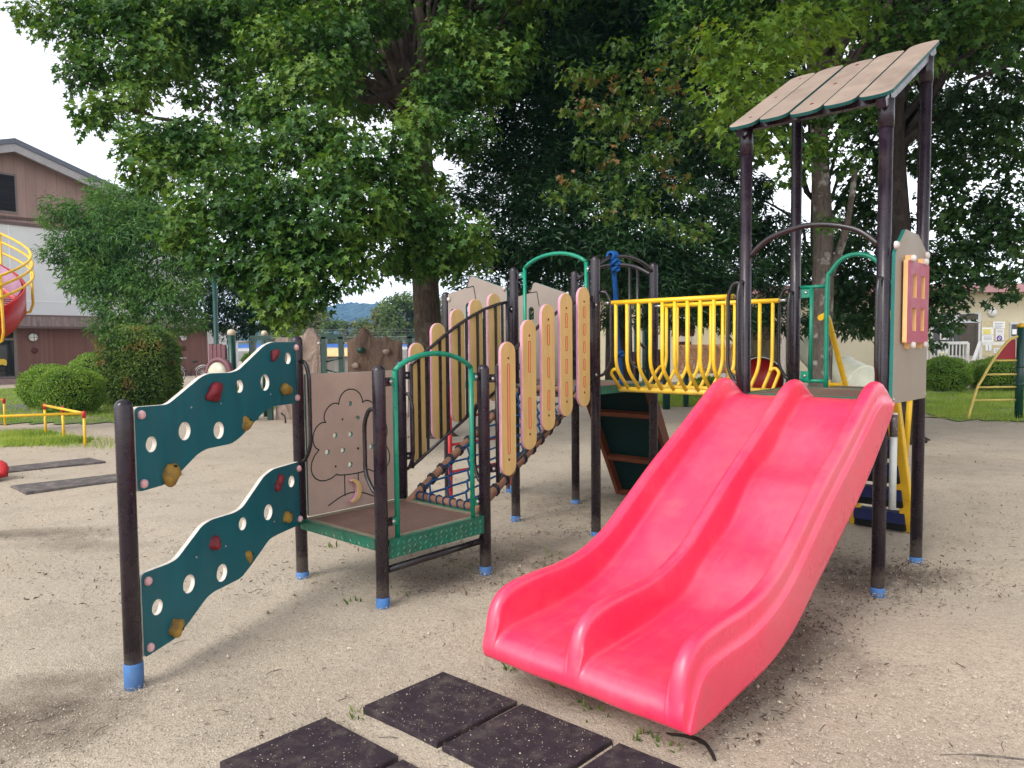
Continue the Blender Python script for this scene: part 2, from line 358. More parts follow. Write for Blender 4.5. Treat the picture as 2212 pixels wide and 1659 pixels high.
M_yhold = paint('ochre_hold', (.33, .195, .035), .65, .3, 20, .3, dirt=(.10, .068, .03), dirt_amt=1., bmp=.5, bscale=220)
M_black = paint('black_hole', (.008, .008, .008), .8, .2, 10, .2)
M_netpole = paint('brown_net_pole', (.19, .095, .058), .7, .3, 14, .3, dirt=(.32, .2, .14), dirt_amt=.6, bmp=.6, bscale=60)
M_blue = paint('blue_rope', (.006, .040, .115), .8, .35, 40, .2, bmp=.8, bscale=260)
M_rope = paint('bright_blue_rope', (.008, .07, .25), .75, .3, 30, .2, bmp=.6, bscale=300)
M_dkrope = paint('dark_lashing_rope', (.018, .026, .042), .8, .35, 40, .2)
M_red = paint('red_plastic', (.42, .010, .012), .4, .12, 8, .5)
M_redpipe = paint('red_pipe_paint', (.42, .018, .022), .4, .2, 12, .5)
M_shutter = paint('raspberry_board', (.36, .035, .075), .5, .12, 6, .4, dirt=(.28, .06, .08))
M_shcore = paint('peach_board_core', (.75, .42, .18), .6, .12, 12, .3)
M_housep = paint('house_board_tan', (.28, .225, .17), .55, .08, 4, .4, dirt=(.22, .17, .13), dirt_amt=.3)
M_brownwood = paint('red_brown_frame', (.13, .036, .016), .6, .3, 12, .3)
M_bottle = paint('dark_green_board', (.003, .018, .016), .7, .2, 5, .15)
M_navy = paint('navy_tread', (.010, .016, .075), .6, .3, 12, .3)
M_rubber = paint('rubber_mat', (.030, .020, .026), .85, .3, 30, .25, speck=(.38, .34, .3), speck_amt=.66, dirt=(.11, .088, .078), dirt_amt=.85, bmp=.6, bscale=350)
M_oldrubber = paint('grey_rubber_mat', (.105, .09, .088), .9, .3, 14, .2, dirt=(.28, .245, .215), dirt_amt=.9, bmp=.5, bscale=200)

# ------------------------------------------------------------------ ground, lawns, path
def ground_mesh():
    xs = np.concatenate([-np.geomspace(9, 1900, 40)[::-1], np.linspace(-8.5, 8.5, 171), np.geomspace(9, 1900, 40)])
    ys = np.concatenate([-np.geomspace(1, 60, 8)[::-1], np.linspace(0, 16, 161), np.geomspace(16.5, 1900, 44)])
    X, Y = np.meshgrid(xs, ys); Z = np.zeros_like(X)
    for k in range(14):
        a = RNG.uniform(0, 6.28); w = RNG.uniform(1.2, 7); Z += .0035*np.sin(w*(X*np.cos(a)+Y*np.sin(a))+RNG.uniform(0, 6.28))/1.2
    Z *= np.clip((17-np.hypot(X, Y))/8, 0, 1)
    def bumpat(cx, cy, r, h): return h*np.exp(-((X-cx)**2+(Y-cy)**2)/(2*r*r))
    Z -= .012
    v = np.stack([X, Y, Z], -1).reshape(-1, 3); nx = len(xs); ny = len(ys)
    i, j = np.meshgrid(np.arange(nx-1), np.arange(ny-1)); a = (j*nx+i).ravel()
    f = np.stack([a, a+1, a+nx+1, a+nx], -1)
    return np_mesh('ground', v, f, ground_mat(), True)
def np_mesh(name, v, f, mat, smooth=False, parent=None):
    me = bpy.data.meshes.new(name); n, k = f.shape
    me.vertices.add(len(v)); me.vertices.foreach_set('co', np.ascontiguousarray(v, dtype=np.float32).ravel())
    me.loops.add(n*k); me.loops.foreach_set('vertex_index', np.ascontiguousarray(f, dtype=np.int32).ravel())
    me.polygons.add(n); me.polygons.foreach_set('loop_start', np.arange(0, n*k, k, dtype=np.int32))
    me.polygons.foreach_set('use_smooth', np.full(n, smooth)); me.update(calc_edges=True); me.validate()
    me.materials.append(mat); return link(bpy.data.objects.new(name, me), parent)
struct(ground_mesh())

def ragged(poly, amp=.25, step=.4, seed=1):
    rn = random.Random(seed); out = []
    for i in range(len(poly)):
        a, b = Vector(poly[i]), Vector(poly[(i+1) % len(poly)]); n = max(1, int((b-a).length/step)); nr = Vector((-(b-a).y, (b-a).x)).normalized()
        for k in range(n): out.append(a+(b-a)*k/n+nr*rn.uniform(-amp, amp))
    return out
def g2(*px): return [tuple(G(u, v).xy) for u, v in px]
LAWNS = {}
def lawn(name, poly, mat, z, amp, step, seed):
    LAWNS[name+str(seed)] = poly; mb = MB(); pts = ragged(poly, amp, step, seed)
    mb.add([(p[0], p[1], z) for p in pts], [tuple(range(len(pts)))]); return struct(mb.build(name, mat))
M_lawn = lawn_mat('lawn_green'); M_lawn2 = lawn_mat('lawn_bright', (.24, .32, .06))
lawn('lawn', [(-30, 14.6), (-10.5, 14.8), (-8.2, 14.5), (-6.4, 14.6), (-5.6, 15.6), (-5.7, 19), (-9, 26), (-22, 27), (-34, 20)], M_lawn, .006, .4, .16, 1)
LAWNS['lawn2'] = g2((0, 935), (90, 932), (170, 945), (190, 955), (120, 962), (0, 966))
lawn('lawn', [(9.0, 17.5), (8.2, 15.8), (8.1, 13.8), (9.4, 12.6), (11.5, 11.8), (20, 11.5), (24, 22), (10, 23)], M_lawn2, .006, .45, .16, 3)
lawn('lawn', g2((1418, 874), (1445, 880), (1550, 872), (1600, 858), (1640, 845), (1420, 843)), M_lawn2, .006, .25, .14, 4)
M_asph = paint('path_asphalt', (.115, .112, .115), .9, .2, 3, .2, bmp=.4, bscale=60)
mb = MB(); mb.add([(-32, 16.9, .012), (-12.6, 16.0, .012), (-10.8, 18.2, .012), (-11, 19.2, .012), (-32, 20.2, .012)], [(0, 1, 2, 3, 4)]); struct(mb.build('path', M_asph))
M_conc = paint('pavement_concrete', (.33, .31, .29), .9, .15, 3, .2)
mb = MB(); mb.add([(7.5, 20.6, .012), (26, 20.0, .012), (26, 24.9, .012), (3.5, 24.9, .012), (4, 22.5, .012)], [(0, 1, 2, 3, 4)]); struct(mb.build('pavement', M_conc))

# ------------------------------------------------------------------ the combined play structure (local x = ramp direction, y = to its left)
L, RMP, BR = .8403, 1.2313, 1.2064
X1, X2 = L+RMP, 2*L+RMP
YT1, YT2 = -BR, -BR-L
DZ = 1.15
PS = thing('play_structure', 'large brown-posted play structure with pink double slide, teal climbing boards and yellow bridge', 'play structure', (-.7502, 4.1491, 0), .8324)
PR = .038
def post(x, y, h, sleeve=.06, flat=False, mat=None, tall=False):
    mb = MB()
    if tall: prof = [(PR, -.15), (PR, h-.13), (PR, h-.13)]
    else:
        prof = [(PR, -.15), (PR, h-.034)]+[(PR*math.cos(a), h-.034+.034*math.sin(a)) for a in (R(20), R(40), R(60), R(78), R(88))]
    mb.lathe((x, y, 0), prof, 20); o = mb.build('post', M_post, PS)
    if sleeve:
        s = MB(); sv_ = sleeve*random.uniform(.8, 1.15); s.lathe((x, y, 0), [(PR+.0025, -.1), (PR+.003, sv_-.004), (PR+.0015, sv_)], 20); s.build('sleeve', M_sleeve, o)
    if tall:
        s = MB(); s.lathe((x, y, 0), [(PR-.002, h-.16), (PR+.005, h-.158), (PR+.005, h-.002), (PR+.002, h)], 20); s.build('collar', M_post, o)
    return o
P1 = (-1.3365, .0514)
post(*P1, 1.272, .115); post(0, L, 1.558, .04); post(0, 0, 1.381, .055); post(L, 0, 1.362, .05); post(L, L, 1.385, .05)
for x, y, h in ((X1, 0, 2.155), (X1, L, 2.134), (X2, 0, 2.167), (X2, L, 2.158), (X1, 2*L, 1.97), (X2, 2*L, 1.97)): post(x, y, h, .03)
for x, y, h in ((X1, YT1, 2.86), (X1, YT2, 2.868), (X2, YT1, 3.33), (X2, YT2, 3.33)): post(x, y, h, .035, tall=True)

# two teal climbing boards
dv = Vector((0, L))-Vector(P1); dv.normalize(); DX = Vector((dv.x, dv.y, 0)); DN = DX.cross(Vector((0, 0, 1)))   # DN faces the camera
UP = [(.052, 1.233), (.262, 1.226), (.295, 1.234), (.538, 1.344), (.606, 1.359), (.799, 1.354), (.876, 1.366), (1.143, 1.498), (1.234, 1.519), (1.555, 1.519), (1.559, 1.13), (1.227, 1.134), (1.123, 1.113), (.879, .996), (.79, .97), (.566, .974), (.49, .958), (.334, .882), (.241, .852), (.052, .852)]
LO = [(.054, .485), (.246, .476), (.304, .481), (.507, .593), (.585, .604), (.791, .593), (.869, .603), (1.103, .738), (1.207, .761), (1.536, .755), (1.542, .348), (1.239, .356), (1.146, .353), (.931, .252), (.837, .216), (.584, .224), (.525, .214), (.373, .14), (.283, .103), (.054, .098)]
HU = [((.153, 1.054), .071), ((.394, 1.086), .089), ((.673, 1.057), .089), ((.876, 1.275), .071), ((1.142, 1.282), .094), ((1.416, 1.417), .071)]
HL = [((.154, .298), .072), ((.387, .331), .09), ((.661, .301), .092), ((.867, .513), .071), ((1.137, .516), .092), ((1.421, .646), .072)]
HDU = [(.623, 1.249, .10, 0), (.274, .909, .095, 1), (.935, 1.07, .078, 1), (1.23, 1.439, .07, 0), (1.37, 1.227, .088, 1)]
HDL = [(.27, .155, .095, 1), (.602, .479, .082, 0), (.92, .314, .068, 1), (1.258, .665, .08, 0), (1.345, .448, .082, 1)]
CPU = [(.088, 1.195), (.088, .885), (1.512, 1.482), (1.512, 1.165)]; CPL = [(.09, .441), (.09, .135), (1.508, .712), (1.508, .388)]
O1 = Vector((P1[0], P1[1], 0))
def at_board(s, z, n=0): return O1+DX*s+Vector((0, 0, z))+DN*n
for bi, (out, hol, hds, cps) in enumerate(((UP, HU, HDU, CPU), (LO, HL, HDL, CPL))):
    b = plate('climbing_board', [round_poly(out, .03)]+[circle(c, d/2) for c, d in hol], .024, O1, DX, (0, 0, 1), [M_teal, M_white_core], PS, .0025)
    rotb = Matrix((DX, Vector((0, 0, 1)), DN)).transposed()
    for k, (s, z, d, kind) in enumerate(hds):
        mb = MB(); sh = [(.62, .42), (.5, .5), (.56, .44), (.42, .6), (.54, .46)][(k+bi) % 5]
        tl = Matrix.Rotation([.5, -.6, .9, -.2, .3][(k*2+bi) % 5], 3, 'Z')
        mb.blob(at_board(s, z, .014), (d*sh[0]*.95, d*sh[1]*.95, d*.42), 0, 16, 10, .42, k*7+bi*3+2, rotb @ tl)
        off = (rotb @ tl) @ Vector((d*.2, d*.04, 0))
        mb.lathe(at_board(s, z, .0)+off, [(d*.13, d*.1), (d*.13, d*.425), (d*.06, d*.43)], 10, 1, DN)
        mb.build('handhold', [M_yhold if kind else M_redhold, M_black], b)
    for s, z in cps:
        mb = MB(); mb.lathe(at_board(s, z, .011), [(.0205, 0), (.021, .008), (.0175, .0165), (.010, .0215), (.003, .023)], 16, 0, DN); mb.build('bolt_cap', M_cap, b)
    for s, z in ((.45+.0*bi, out[1][1]-.03), (.70, out[5][1]-.16), (1.2, out[9][1]-.31)):
        mb = MB(); mb.lathe(at_board(s, z, .012), [(.006, 0), (.005, .003), (.001, .004)], 8, 0, DN); mb.build('bolt', M_steel, b)

# decks
def deck(x0, y0, z, rims, wx=L, wy=L, edge=True):
    mb = MB(); mb.box((x0+wx/2, y0+wy/2, z-.006), (wx-.02, wy-.02, .012), 0)
    o = mb.build('deck', [M_deck, M_deck_edge], PS)
    if edge:
        e = MB(); w = .05
        for c, s in (((x0+wx/2, y0+w/2, z+.001), (wx-.03, w, .004)), ((x0+wx/2, y0+wy-w/2, z+.001), (wx-.03, w, .004))): e.box(c, s)
        for c, s in (((x0+w/2, y0+wy/2, z+.0015), (w, wy-.16, .004)), ((x0+wx-w/2, y0+wy/2, z+.0015), (w, wy-.16, .004))): e.box(c, s)
        e.build('deck_border', M_deck_edge, o)
    for side, h in rims:
        q = MB(); t = .006
        if side == 'y0': a, b, nrm = Vector((x0+PR*.9, y0-.022, 0)), Vector((x0+wx-PR*.9, y0-.022, 0)), Vector((0, -1, 0))
        if side == 'y1': a, b, nrm = Vector((x0+PR, y0+wy+.02, 0)), Vector((x0+wx-PR, y0+wy+.02, 0)), Vector((0, 1, 0))
        if side == 'x0': a, b, nrm = Vector((x0-.022, y0+PR*.9, 0)), Vector((x0-.022, y0+wy-PR*.9, 0)), Vector((-1, 0, 0))
        if side == 'x1': a, b, nrm = Vector((x0+wx+.02, y0+PR, 0)), Vector((x0+wx+.02, y0+wy-PR, 0)), Vector((1, 0, 0))
        d = (b-a).normalized(); m = (a+b)/2; ln = (b-a).length
        q.beam(a+Vector((0, 0, z-h/2)), b+Vector((0, 0, z-h/2)), t, h)
        q.beam(a-nrm*.011+Vector((0, 0, z+.004)), b-nrm*.011+Vector((0, 0, z+.004)), .03, .005)
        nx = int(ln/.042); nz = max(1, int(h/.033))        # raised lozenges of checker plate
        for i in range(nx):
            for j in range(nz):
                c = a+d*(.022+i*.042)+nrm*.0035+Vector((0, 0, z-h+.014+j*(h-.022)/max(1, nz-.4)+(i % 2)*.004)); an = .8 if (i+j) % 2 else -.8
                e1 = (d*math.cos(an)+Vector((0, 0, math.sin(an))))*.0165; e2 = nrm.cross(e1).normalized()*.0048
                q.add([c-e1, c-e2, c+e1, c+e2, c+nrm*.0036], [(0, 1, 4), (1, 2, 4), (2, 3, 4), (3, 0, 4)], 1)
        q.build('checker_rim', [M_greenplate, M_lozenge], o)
    u = MB(); u.box((x0+wx/2, y0+wy/2, z-.03), (wx-.06, wy-.06, .034)); u.build('deck_tray', M_greenplate, o)
    return o
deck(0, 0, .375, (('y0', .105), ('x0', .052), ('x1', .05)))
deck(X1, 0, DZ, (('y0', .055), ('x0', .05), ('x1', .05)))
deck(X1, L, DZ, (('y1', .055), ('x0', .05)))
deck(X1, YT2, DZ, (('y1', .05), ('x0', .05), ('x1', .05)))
mb = MB(); mb.tube([(PR, 0, .205), (L-PR, 0, .215)], .021, 12); mb.build('brace_pipe', M_pipe, PS)

# grab handles (D-shaped loops on the posts)
def handle(p, d, z0, z1, out=.105, r=.0125):
    p = Vector((*p, 0)); d = Vector((*d, 0)).normalized(); k = PR*.8
    pts = [p+d*k+Vector((0, 0, z1+.02)), p+d*(k+out*.45)+Vector((0, 0, z1+.02)), p+d*out+Vector((0, 0, z1-.06)), p+d*out+Vector((0, 0, z0+.09)), p+d*(k+.035)+Vector((0, 0, z0)), p+d*k+Vector((0, 0, z0-.01))]
    mb = MB(); mb.tube(fillet(pts, .06, 5), r, 10); return mb.build('grab_handle', M_pipe, PS)
handle((0, 0), (0, 1), .655, 1.11, .142); handle((0, L), (0, -1), .765, 1.375, .135)
handle((L, L), (.15, -1), .60, 1.12, .11); handle((L, 0), (.15, 1), .60, 1.08, .11)
handle((X1, 0), (.35, -1), 1.25, 1.86, .12); handle((X2, 0), (0, -1), 1.22, 1.84, .12)
handle((X1, YT1), (.0, 1), 1.22, 1.86, .12); handle((X2, YT1), (0, 1), 1.22, 1.86, .12)
handle((X1, YT1), (-1, .0), 1.18, 1.86, .11, .0125); handle((X1, YT2), (-1, 0), 1.25, 1.83, .11); handle((X2, YT1), (-1, .1), 1.2, 1.83, .10)

# arched guards
def bracket(mb, a, b, z, t=.006, h=.055, mi=1, hole=True):
    a, b = Vector(a), Vector(b); mb.beam(a+Vector((0, 0, z)), b+Vector((0, 0, z)), t, h, mi)
def arch_guard(p, q, inset, z0, zs, zt, r=.0155, zb=(1.27, .5), mat=None, name='guard_arch'):
    p, q = Vector((*p, 0)), Vector((*q, 0)); d = (q-p).normalized(); a, b = p+d*inset[0], q-d*inset[1]; w = (b-a).length
    pts = [a+Vector((0, 0, z0)), a+Vector((0, 0, zs))]
    for k in range(1, 16):
        t = k/16; pts.append(a+d*w*t+Vector((0, 0, zs+(zt-zs)*(1-(2*t-1)**2)**.8)))
    pts += [b+Vector((0, 0, zs)), b+Vector((0, 0, z0))]
    mb = MB(); mb.tube(pts[:2], r, 12); mb.tube(pts[1:-1], r, 12); mb.tube(pts[-2:], r, 12)
    o = mb.build(name, mat or M_green, PS)
    nrm = d.cross(Vector((0, 0, 1)))
    for z in zb:
        for s, e in ((p+d*PR*.9, a), (q-d*PR*.9, b)):
            m = MB(); m.beam(s+Vector((0, 0, z)), s+(e-s)*.72+Vector((0, 0, z)), .007, .05, 0); m.beam(s+(e-s)*.5+nrm*.008+Vector((0, 0, z)), e+nrm*.008+Vector((0, 0, z)), .006, .042, 1)
            m.lathe(s+(e-s)*.55+nrm*.008+Vector((0, 0, z)), [(.013, 0), (.011, .008), (.003, .011)], 10, 2, nrm); m.build('bracket', [M_post, M_green, M_steel], o)
    return o
arch_guard((0, 0), (L, 0), (.115, .112), .383, 1.345, 1.44, zb=(1.285, .48))
arch_guard((X1, L), (X1, 0), (.122, .085), DZ+.01, 2.115, 2.208, zb=(2.06, 1.3))
def dark_arch(pts, r=.0165, bars=()):
    mb = MB(); mb.tube(bez(pts, 6), r, 12)
    for b in bars: mb.tube(b, .013, 10)
    return mb.build('overhead_arch', M_pipe, PS)
dark_arch([(X1+.03, 0, 2.095), (X1+.2, 0, 2.16), (X1+.42, 0, 2.185), (X1+.64, 0, 2.16), (X2-.03, 0, 2.095)])
dark_arch([(X2, .03, 2.07), (X2, .2, 2.15), (X2, .42, 2.18), (X2, .64, 2.15), (X2, L-.03, 2.07)],
          bars=[fillet([(X2, .16, 2.13), (X2, .16, 1.5), (X2+.03, .10, 1.44)], .08), fillet([(X2, .24, 2.16), (X2, .24, 1.3), (X2+.03, .1, 1.24)], .08), [(X2, .60, 2.16), (X2, .60, 1.25)], [(X2, .68, 2.13), (X2, .68, 1.3)]])
dark_arch([(X1, YT1-.03, 2.05), (X1, YT1-.17, 2.155), (X1, YT1-.42, 2.205), (X1, YT1-.67, 2.155), (X1, YT2+.03, 2.05)], .018)

# tan board with a routed tree
def groove(mb, pts, y, w=.0075, mi=0):
    n = len(pts)
    for i in range(n-1):
        a, b = Vector(pts[i]), Vector(pts[i+1]); d = (b-a).normalized(); s = Vector((-d.y, d.x))*w/2; a2, b2 = a-d*w*.3, b+d*w*.3
        vs = [(a2+s), (a2-s), (b2-s), (b2+s)]; mb.add([(v.x, y-.0001*(i % 2), v.y) for v in vs], [(0, 1, 2, 3)], mi)
hol = [(.392, 1.098, .016), (.452, .995, .016), (.266, .893, .018), (.39, .889, .018), (.204, .788, .018), (.326, .786, .018), (.384, .682, .018), (.505, .89, .018), (.56, .786, .018), (.505, .682, .018)]
tp = plate('tree_panel', [round_poly([(.052, .385), (.785, .385), (.785, 1.312), (.052, 1.312)], .012)]+[circle((a, b), r_, 14) for a, b, r_ in hol], .022, (0, L, 0), (1, 0, 0), (0, 0, 1), [M_tan, M_green_core], PS)
def lobes(c, n=9):
    out = []
    for i in range(len(c)-1):
        a, b = Vector(c[i]), Vector(c[i+1]); m = (a+b)/2; d = b-a; nr = Vector((-d.y, d.x)).normalized(); h = d.length*c_b[i]
        for k in range(n):
            t = (1-math.cos(math.pi*k/n))/2; th_ = math.pi*k/n; out.append(a+d*t+nr*h*math.sin(th_))
    out.append(Vector(c[-1])); return out
cusps = [(.27, .632), (.139, .811), (.195, .987), (.299, 1.10), (.494, 1.10), (.60, .99), (.655, .811), (.53, .632), (.27, .632)]
c_b = [.62, .38, .34, .50, .36, .38, .62, .06]
cu_ = lobes(cusps)
gm = MB(); YF = L-.0125
groove(gm, [tuple(p) for p in cu_], YF); groove(gm, [(.333, .618), (.333, .478)], YF); groove(gm, [(.444, .618), (.444, .478)], YF)
groove(gm, [(.2+.4*t, .43+.06*math.sin(math.pi*min(1, t*1.05))) for t in [k/14 for k in range(15)]], YF)
gm.build('routed_tree_outline', M_bottle, tp)
for a, b, r_ in ((.327, .996, .007), (.448, .786, .009), (.264, .685, .007)):
    m = MB(); m.lathe((a, L-.010, b), [(r_, 0), (r_*.8, .004), (.001, .005)], 10, 0, (0, -1, 0)); m.build('bolt', M_bottle, tp)
cres = [(.375+.075*math.cos(a), .507+.082*math.sin(a)) for a in np.linspace(-1.75, 1.65, 14)]; cres2 = [(.36+.052*math.cos(a), .507+.066*math.sin(a)) for a in np.linspace(1.5, -1.6, 12)]
plate('play_handle', [[(a, b) for a, b in cres+cres2]], .03, (0, L-.03, 0), (1, 0, 0), (0, 0, 1), [M_yplank, M_pink_core], tp)

# sloping railings of the net ramp: five planks each on a dark frame
PLX = [1.003, 1.215, 1.418, 1.622, 1.834]; PLT = [1.507, 1.655, 1.767, 1.851, 1.905]; PLH = .885
def ramp_railing(y, face, near):
    top = [(.93, 1.345), (1.0, 1.39), (1.115, 1.465), (1.263, 1.558), (1.417, 1.645), (1.558, 1.712), (1.705, 1.772), (1.856, 1.815), (1.975, 1.838)]
    bot = [(.93, .60), (1.975, 1.275-.09)]
    mb = MB(); mb.tube([(x, y, z) for x, z in top], .0125, 10); mb.tube([(x, y, z) for x, z in bot], .0125, 10)
    mb.tube([(.93, y, .585), (.93, y, 1.35)], .014, 10); mb.tube([(1.975, y, 1.17), (1.975, y, 1.845)], .014, 10)
    def zt(x):
        for (a, b), (c, d) in zip(top, top[1:]):
            if a <= x <= c: return b+(d-b)*(x-a)/(c-a)
        return top[-1][1]
    zb = lambda x: bot[0][1]+(x-.93)/(1.045)*(bot[1][1]-bot[0][1])
    for x in PLX:
        for dx in (.004, .082):
            xx = min(x+dx, 1.95); mb.box((xx, y, (zt(xx)+zb(xx))/2), (.020, .012, zt(xx)-zb(xx)))
    o = mb.build('ramp_railing', M_pipe, PS)
    for xe, xp, zz in ((.93, L, (1.27, .68)), (1.975, X1, (1.78, 1.25))):
        for z in zz:
            m = MB(); m.beam((xe, y, z), (xp+(.03 if xp < xe else -.03), 0 if near else L, z), .008, .055); m.lathe(((xe+xp)/2, y-.004, z), [(.012, 0), (.01, .008), (.002, .011)], 10, 1, (0, -1, 0)); m.build('bracket', [M_post, M_steel], o)
    for k, (x, zt_) in enumerate(zip(PLX, PLT)):
        zc = zt_-PLH/2; yc = y+face*.024
        pl = plate('railing_plank', [pill(x, zc, .0715, PLH/2, 10)], .024, (0, yc, 0), (1, 0, 0), (0, 0, 1), [M_yplank, M_pink_core], PS, .004)
        if near:
            n = k+1; gl = .70/n*.62 if n > 1 else .60; gm = MB(); zs = [zc+(.60/2-gl/2)*(1-2*i/(n-1)) if n > 1 else zc for i in range(n)]
            for z in zs:
                gm = MB(); a = pill(x, z, .0135, gl/2, 6); b = pill(x, z, .0085, gl/2-.005, 6); ns = len(a); yy = yc-.0125
                gm.add([(p[0], yy, p[1]) for p in a]+[(p[0], yy, p[1]) for p in b], [(i, (i+1) % ns, ns+(i+1) % ns, ns+i) for i in range(ns)], 0)
                gm.add([(p[0], yy-.0002, p[1]) for p in b], [tuple(range(ns))], 1)
                gm.build('routed_slot', [M_redline, M_orange], pl)
            for z in (zc+.335, zc-.335):
                m = MB(); m.lathe((x, yc-.0115, z), [(.009, 0), (.007, .003), (.001, .0035)], 10, 0, (0, -1, 0)); m.build('bolt', M_brownwood, pl)
    return o
ramp_railing(-.035, -1, True); ramp_railing(L-.01, .9, False)

# climbing net on brown poles
nf = MB()
NL, NH = Vector((.885, 0, .405)), Vector((2.03, 0, 1.125))
for y in (.095, .745): nf.tube([(.80, y, .352), (.885, y, .405), (2.03, y, 1.125), (2.06, y, 1.14)], .030, 12)
nf.tube([(.885, .10, .40), (.885, .74, .40)], .028, 12); nf.tube([(2.03, .10, 1.125), (2.03, .74, 1.125)], .028, 12)
NET = nf.build('net_frame', M_netpole, PS)
sv = NH-NL; slen = sv.length; su = sv.normalized(); sn = Vector((-su.z, 0, su.x))
def npt(a, y):                        # point of the sagging net at distance a up the slope
    q = 4*(y-.1)*(.74-y)/.41; return NL+su*a+Vector((0, y, 0))+sn*(.012-.045*max(0, q)*math.sin(math.pi*min(1, max(0, a/slen)))+.006*math.sin(a*31+y*23))
nm = MB(); nst = 7; w = (.745-.095)/nst
for j in range(nst+1):
    y0 = .095+j*w; a = 0; pts = []; k = 0
    while a <= slen:
        s = (1 if k % 4 in (0, 1) else -1)*(1 if j % 2 else -1); yy = y0+s*(w/2-.004)
        pts.append(npt(a, min(.745, max(.095, yy)))); a += .035 if k % 2 == 0 else .078; k += 1
    if 0 < j < nst or True: nm.tube(bez(pts, 2), .0078, 6)
nm.build('climbing_net', M_blue, NET)
lm = MB()
for y in (.095, .745):
    a = .06
    while a < slen-.03:
        c = NL+su*a+Vector((0, y, 0))
        for q in (0, .016):
            pts = []
            for k in range(10):
                t = 2*math.pi*k/10; pts.append(c+su*(q+.012*math.sin(t))+Vector((0, 1, 0))*.036*math.cos(t)+sn*.036*math.sin(t))
            lm.tube(pts, .0058, 5, 0, closed=True)
        sgn = 1 if y < .4 else -1; lm.tube([c+Vector((0, sgn*.03, 0))+sn*.01, c+su*.02+Vector((0, sgn*.06, 0))+sn*.006], .0065, 5); a += .1128
for xz in ((.885, .40), (2.03, 1.125)):
    for k in range(9):
        y = .14+k*.07; c = Vector((xz[0], y, xz[1])); pts = [c+Vector((math.cos(t)*.034, .012*math.sin(t), math.sin(t)*.034)) for t in np.linspace(0, 2*math.pi, 10)[:-1]]; lm.tube(pts, .0058, 5, 1, closed=True)
lm.build('net_lashing', [M_dkrope, M_blue], NET)

# yellow trough bridge
bx0, bx1 = X1+.05, X2-.05; fx0, fx1 = 2.30, 2.685; bz = 1.128
bm = MB()
for fx in (fx0, fx1): bm.tube([(fx, -.07, bz), (fx, -1.14, bz)], .021, 12, 1)
for k in range(13): bm.box(((fx0+fx1)/2, -.09-k*.085, bz-.004), (fx1-fx0-.02, .062, .012), 1)
BRG = bm.build('bridge', [M_yellow, M_yellow_worn], PS)
for bx, fx in ((bx0, fx0), (bx1, fx1)):
    m = MB(); m.tube([(bx, -.105, 1.795), (bx, -1.105, 1.795)], .018, 12); m.tube([(bx, -.045, 1.795), (bx, -.108, 1.795)], .011, 8, 1); m.tube([(bx, -1.103, 1.795), (bx, -1.165, 1.795)], .011, 8, 1); m.build('handrail', [M_yellow, M_steel], BRG)
    for k in range(10):
        y = -.154-k*.1005; m = MB(); m.tube(fillet([(bx, y, 1.79), (bx, y, 1.30), (fx, y, bz)], .085, 6), .0135, 10); m.build('baluster', M_yellow, BRG)
    for y, sg in ((-.154, 1), (-1.058, -1)):
        s = 1 if fx > bx else -1
        m = MB(); m.tube(fillet([(fx, y+sg*.075, bz), (bx+s*.03, y+sg*.07, 1.262), (bx+s*.028, y+sg*.03, 1.30), (bx+s*.05, y+sg*.0, 1.262)], .03, 5), .0125, 10); m.build('end_hook', M_yellow, BRG)

# the double slide: rim, floor and underside profiles lofted across its width
ROWS = [((2.045, 1.160), (2.045, 1.150), (2.060, 1.105)), ((2.00, 1.19), (1.99, 1.150), (2.03, 1.07)), ((1.94, 1.237), (1.94, 1.15), (1.995, 1.03)), ((1.88, 1.262), (1.88, 1.146), (1.94, .985)),
        ((1.80, 1.263), (1.82, 1.128), (1.88, .94)), ((1.70, 1.230), (1.73, 1.082), (1.79, .875)), ((1.55, 1.145), (1.6, 1.01), (1.66, .785)), ((1.30, 1.0), (1.36, .878), (1.42, .64)),
        ((1.0, .835), (1.07, .712), (1.10, .47)), ((.77, .695), (.85, .573), (.87, .355)), ((.55, .56), (.62, .435), (.64, .235)), ((.40, .50), (.45, .352), (.45, .175)), ((.25, .466), (.28, .3), (.28, .148)),
        ((.10, .453), (.11, .279), (.11, .138)), ((-.05, .453), (-.05, .27), (-.03, .128)), ((-.20, .448), (-.19, .263), (-.12, .120)), ((-.29, .43), (-.27, .26), (-.17, .116)), ((-.345, .395), (-.31, .257), (-.21, .116)),
        ((-.378, .345), (-.335, .252), (-.25, .118)), ((-.394, .285), (-.367, .243), (-.275, .117)), ((-.402, .235), (-.394, .222), (-.295, .117)), ((-.406, .195), (-.403, .190), (-.32, .120)), ((-.397, .158), (-.394, .156), (-.345, .127)), ((-.374, .137), (-.373, .136), (-.366, .133))]
def rows_interp(n):
    sx_ = lambda x: x+.055*max(0, min(1, (.5-x)/.9))
    A_ = [bez([(sx_(r[k][0]), 0, r[k][1]) for r in ROWS], n) for k in range(3)]; return list(zip(*A_))
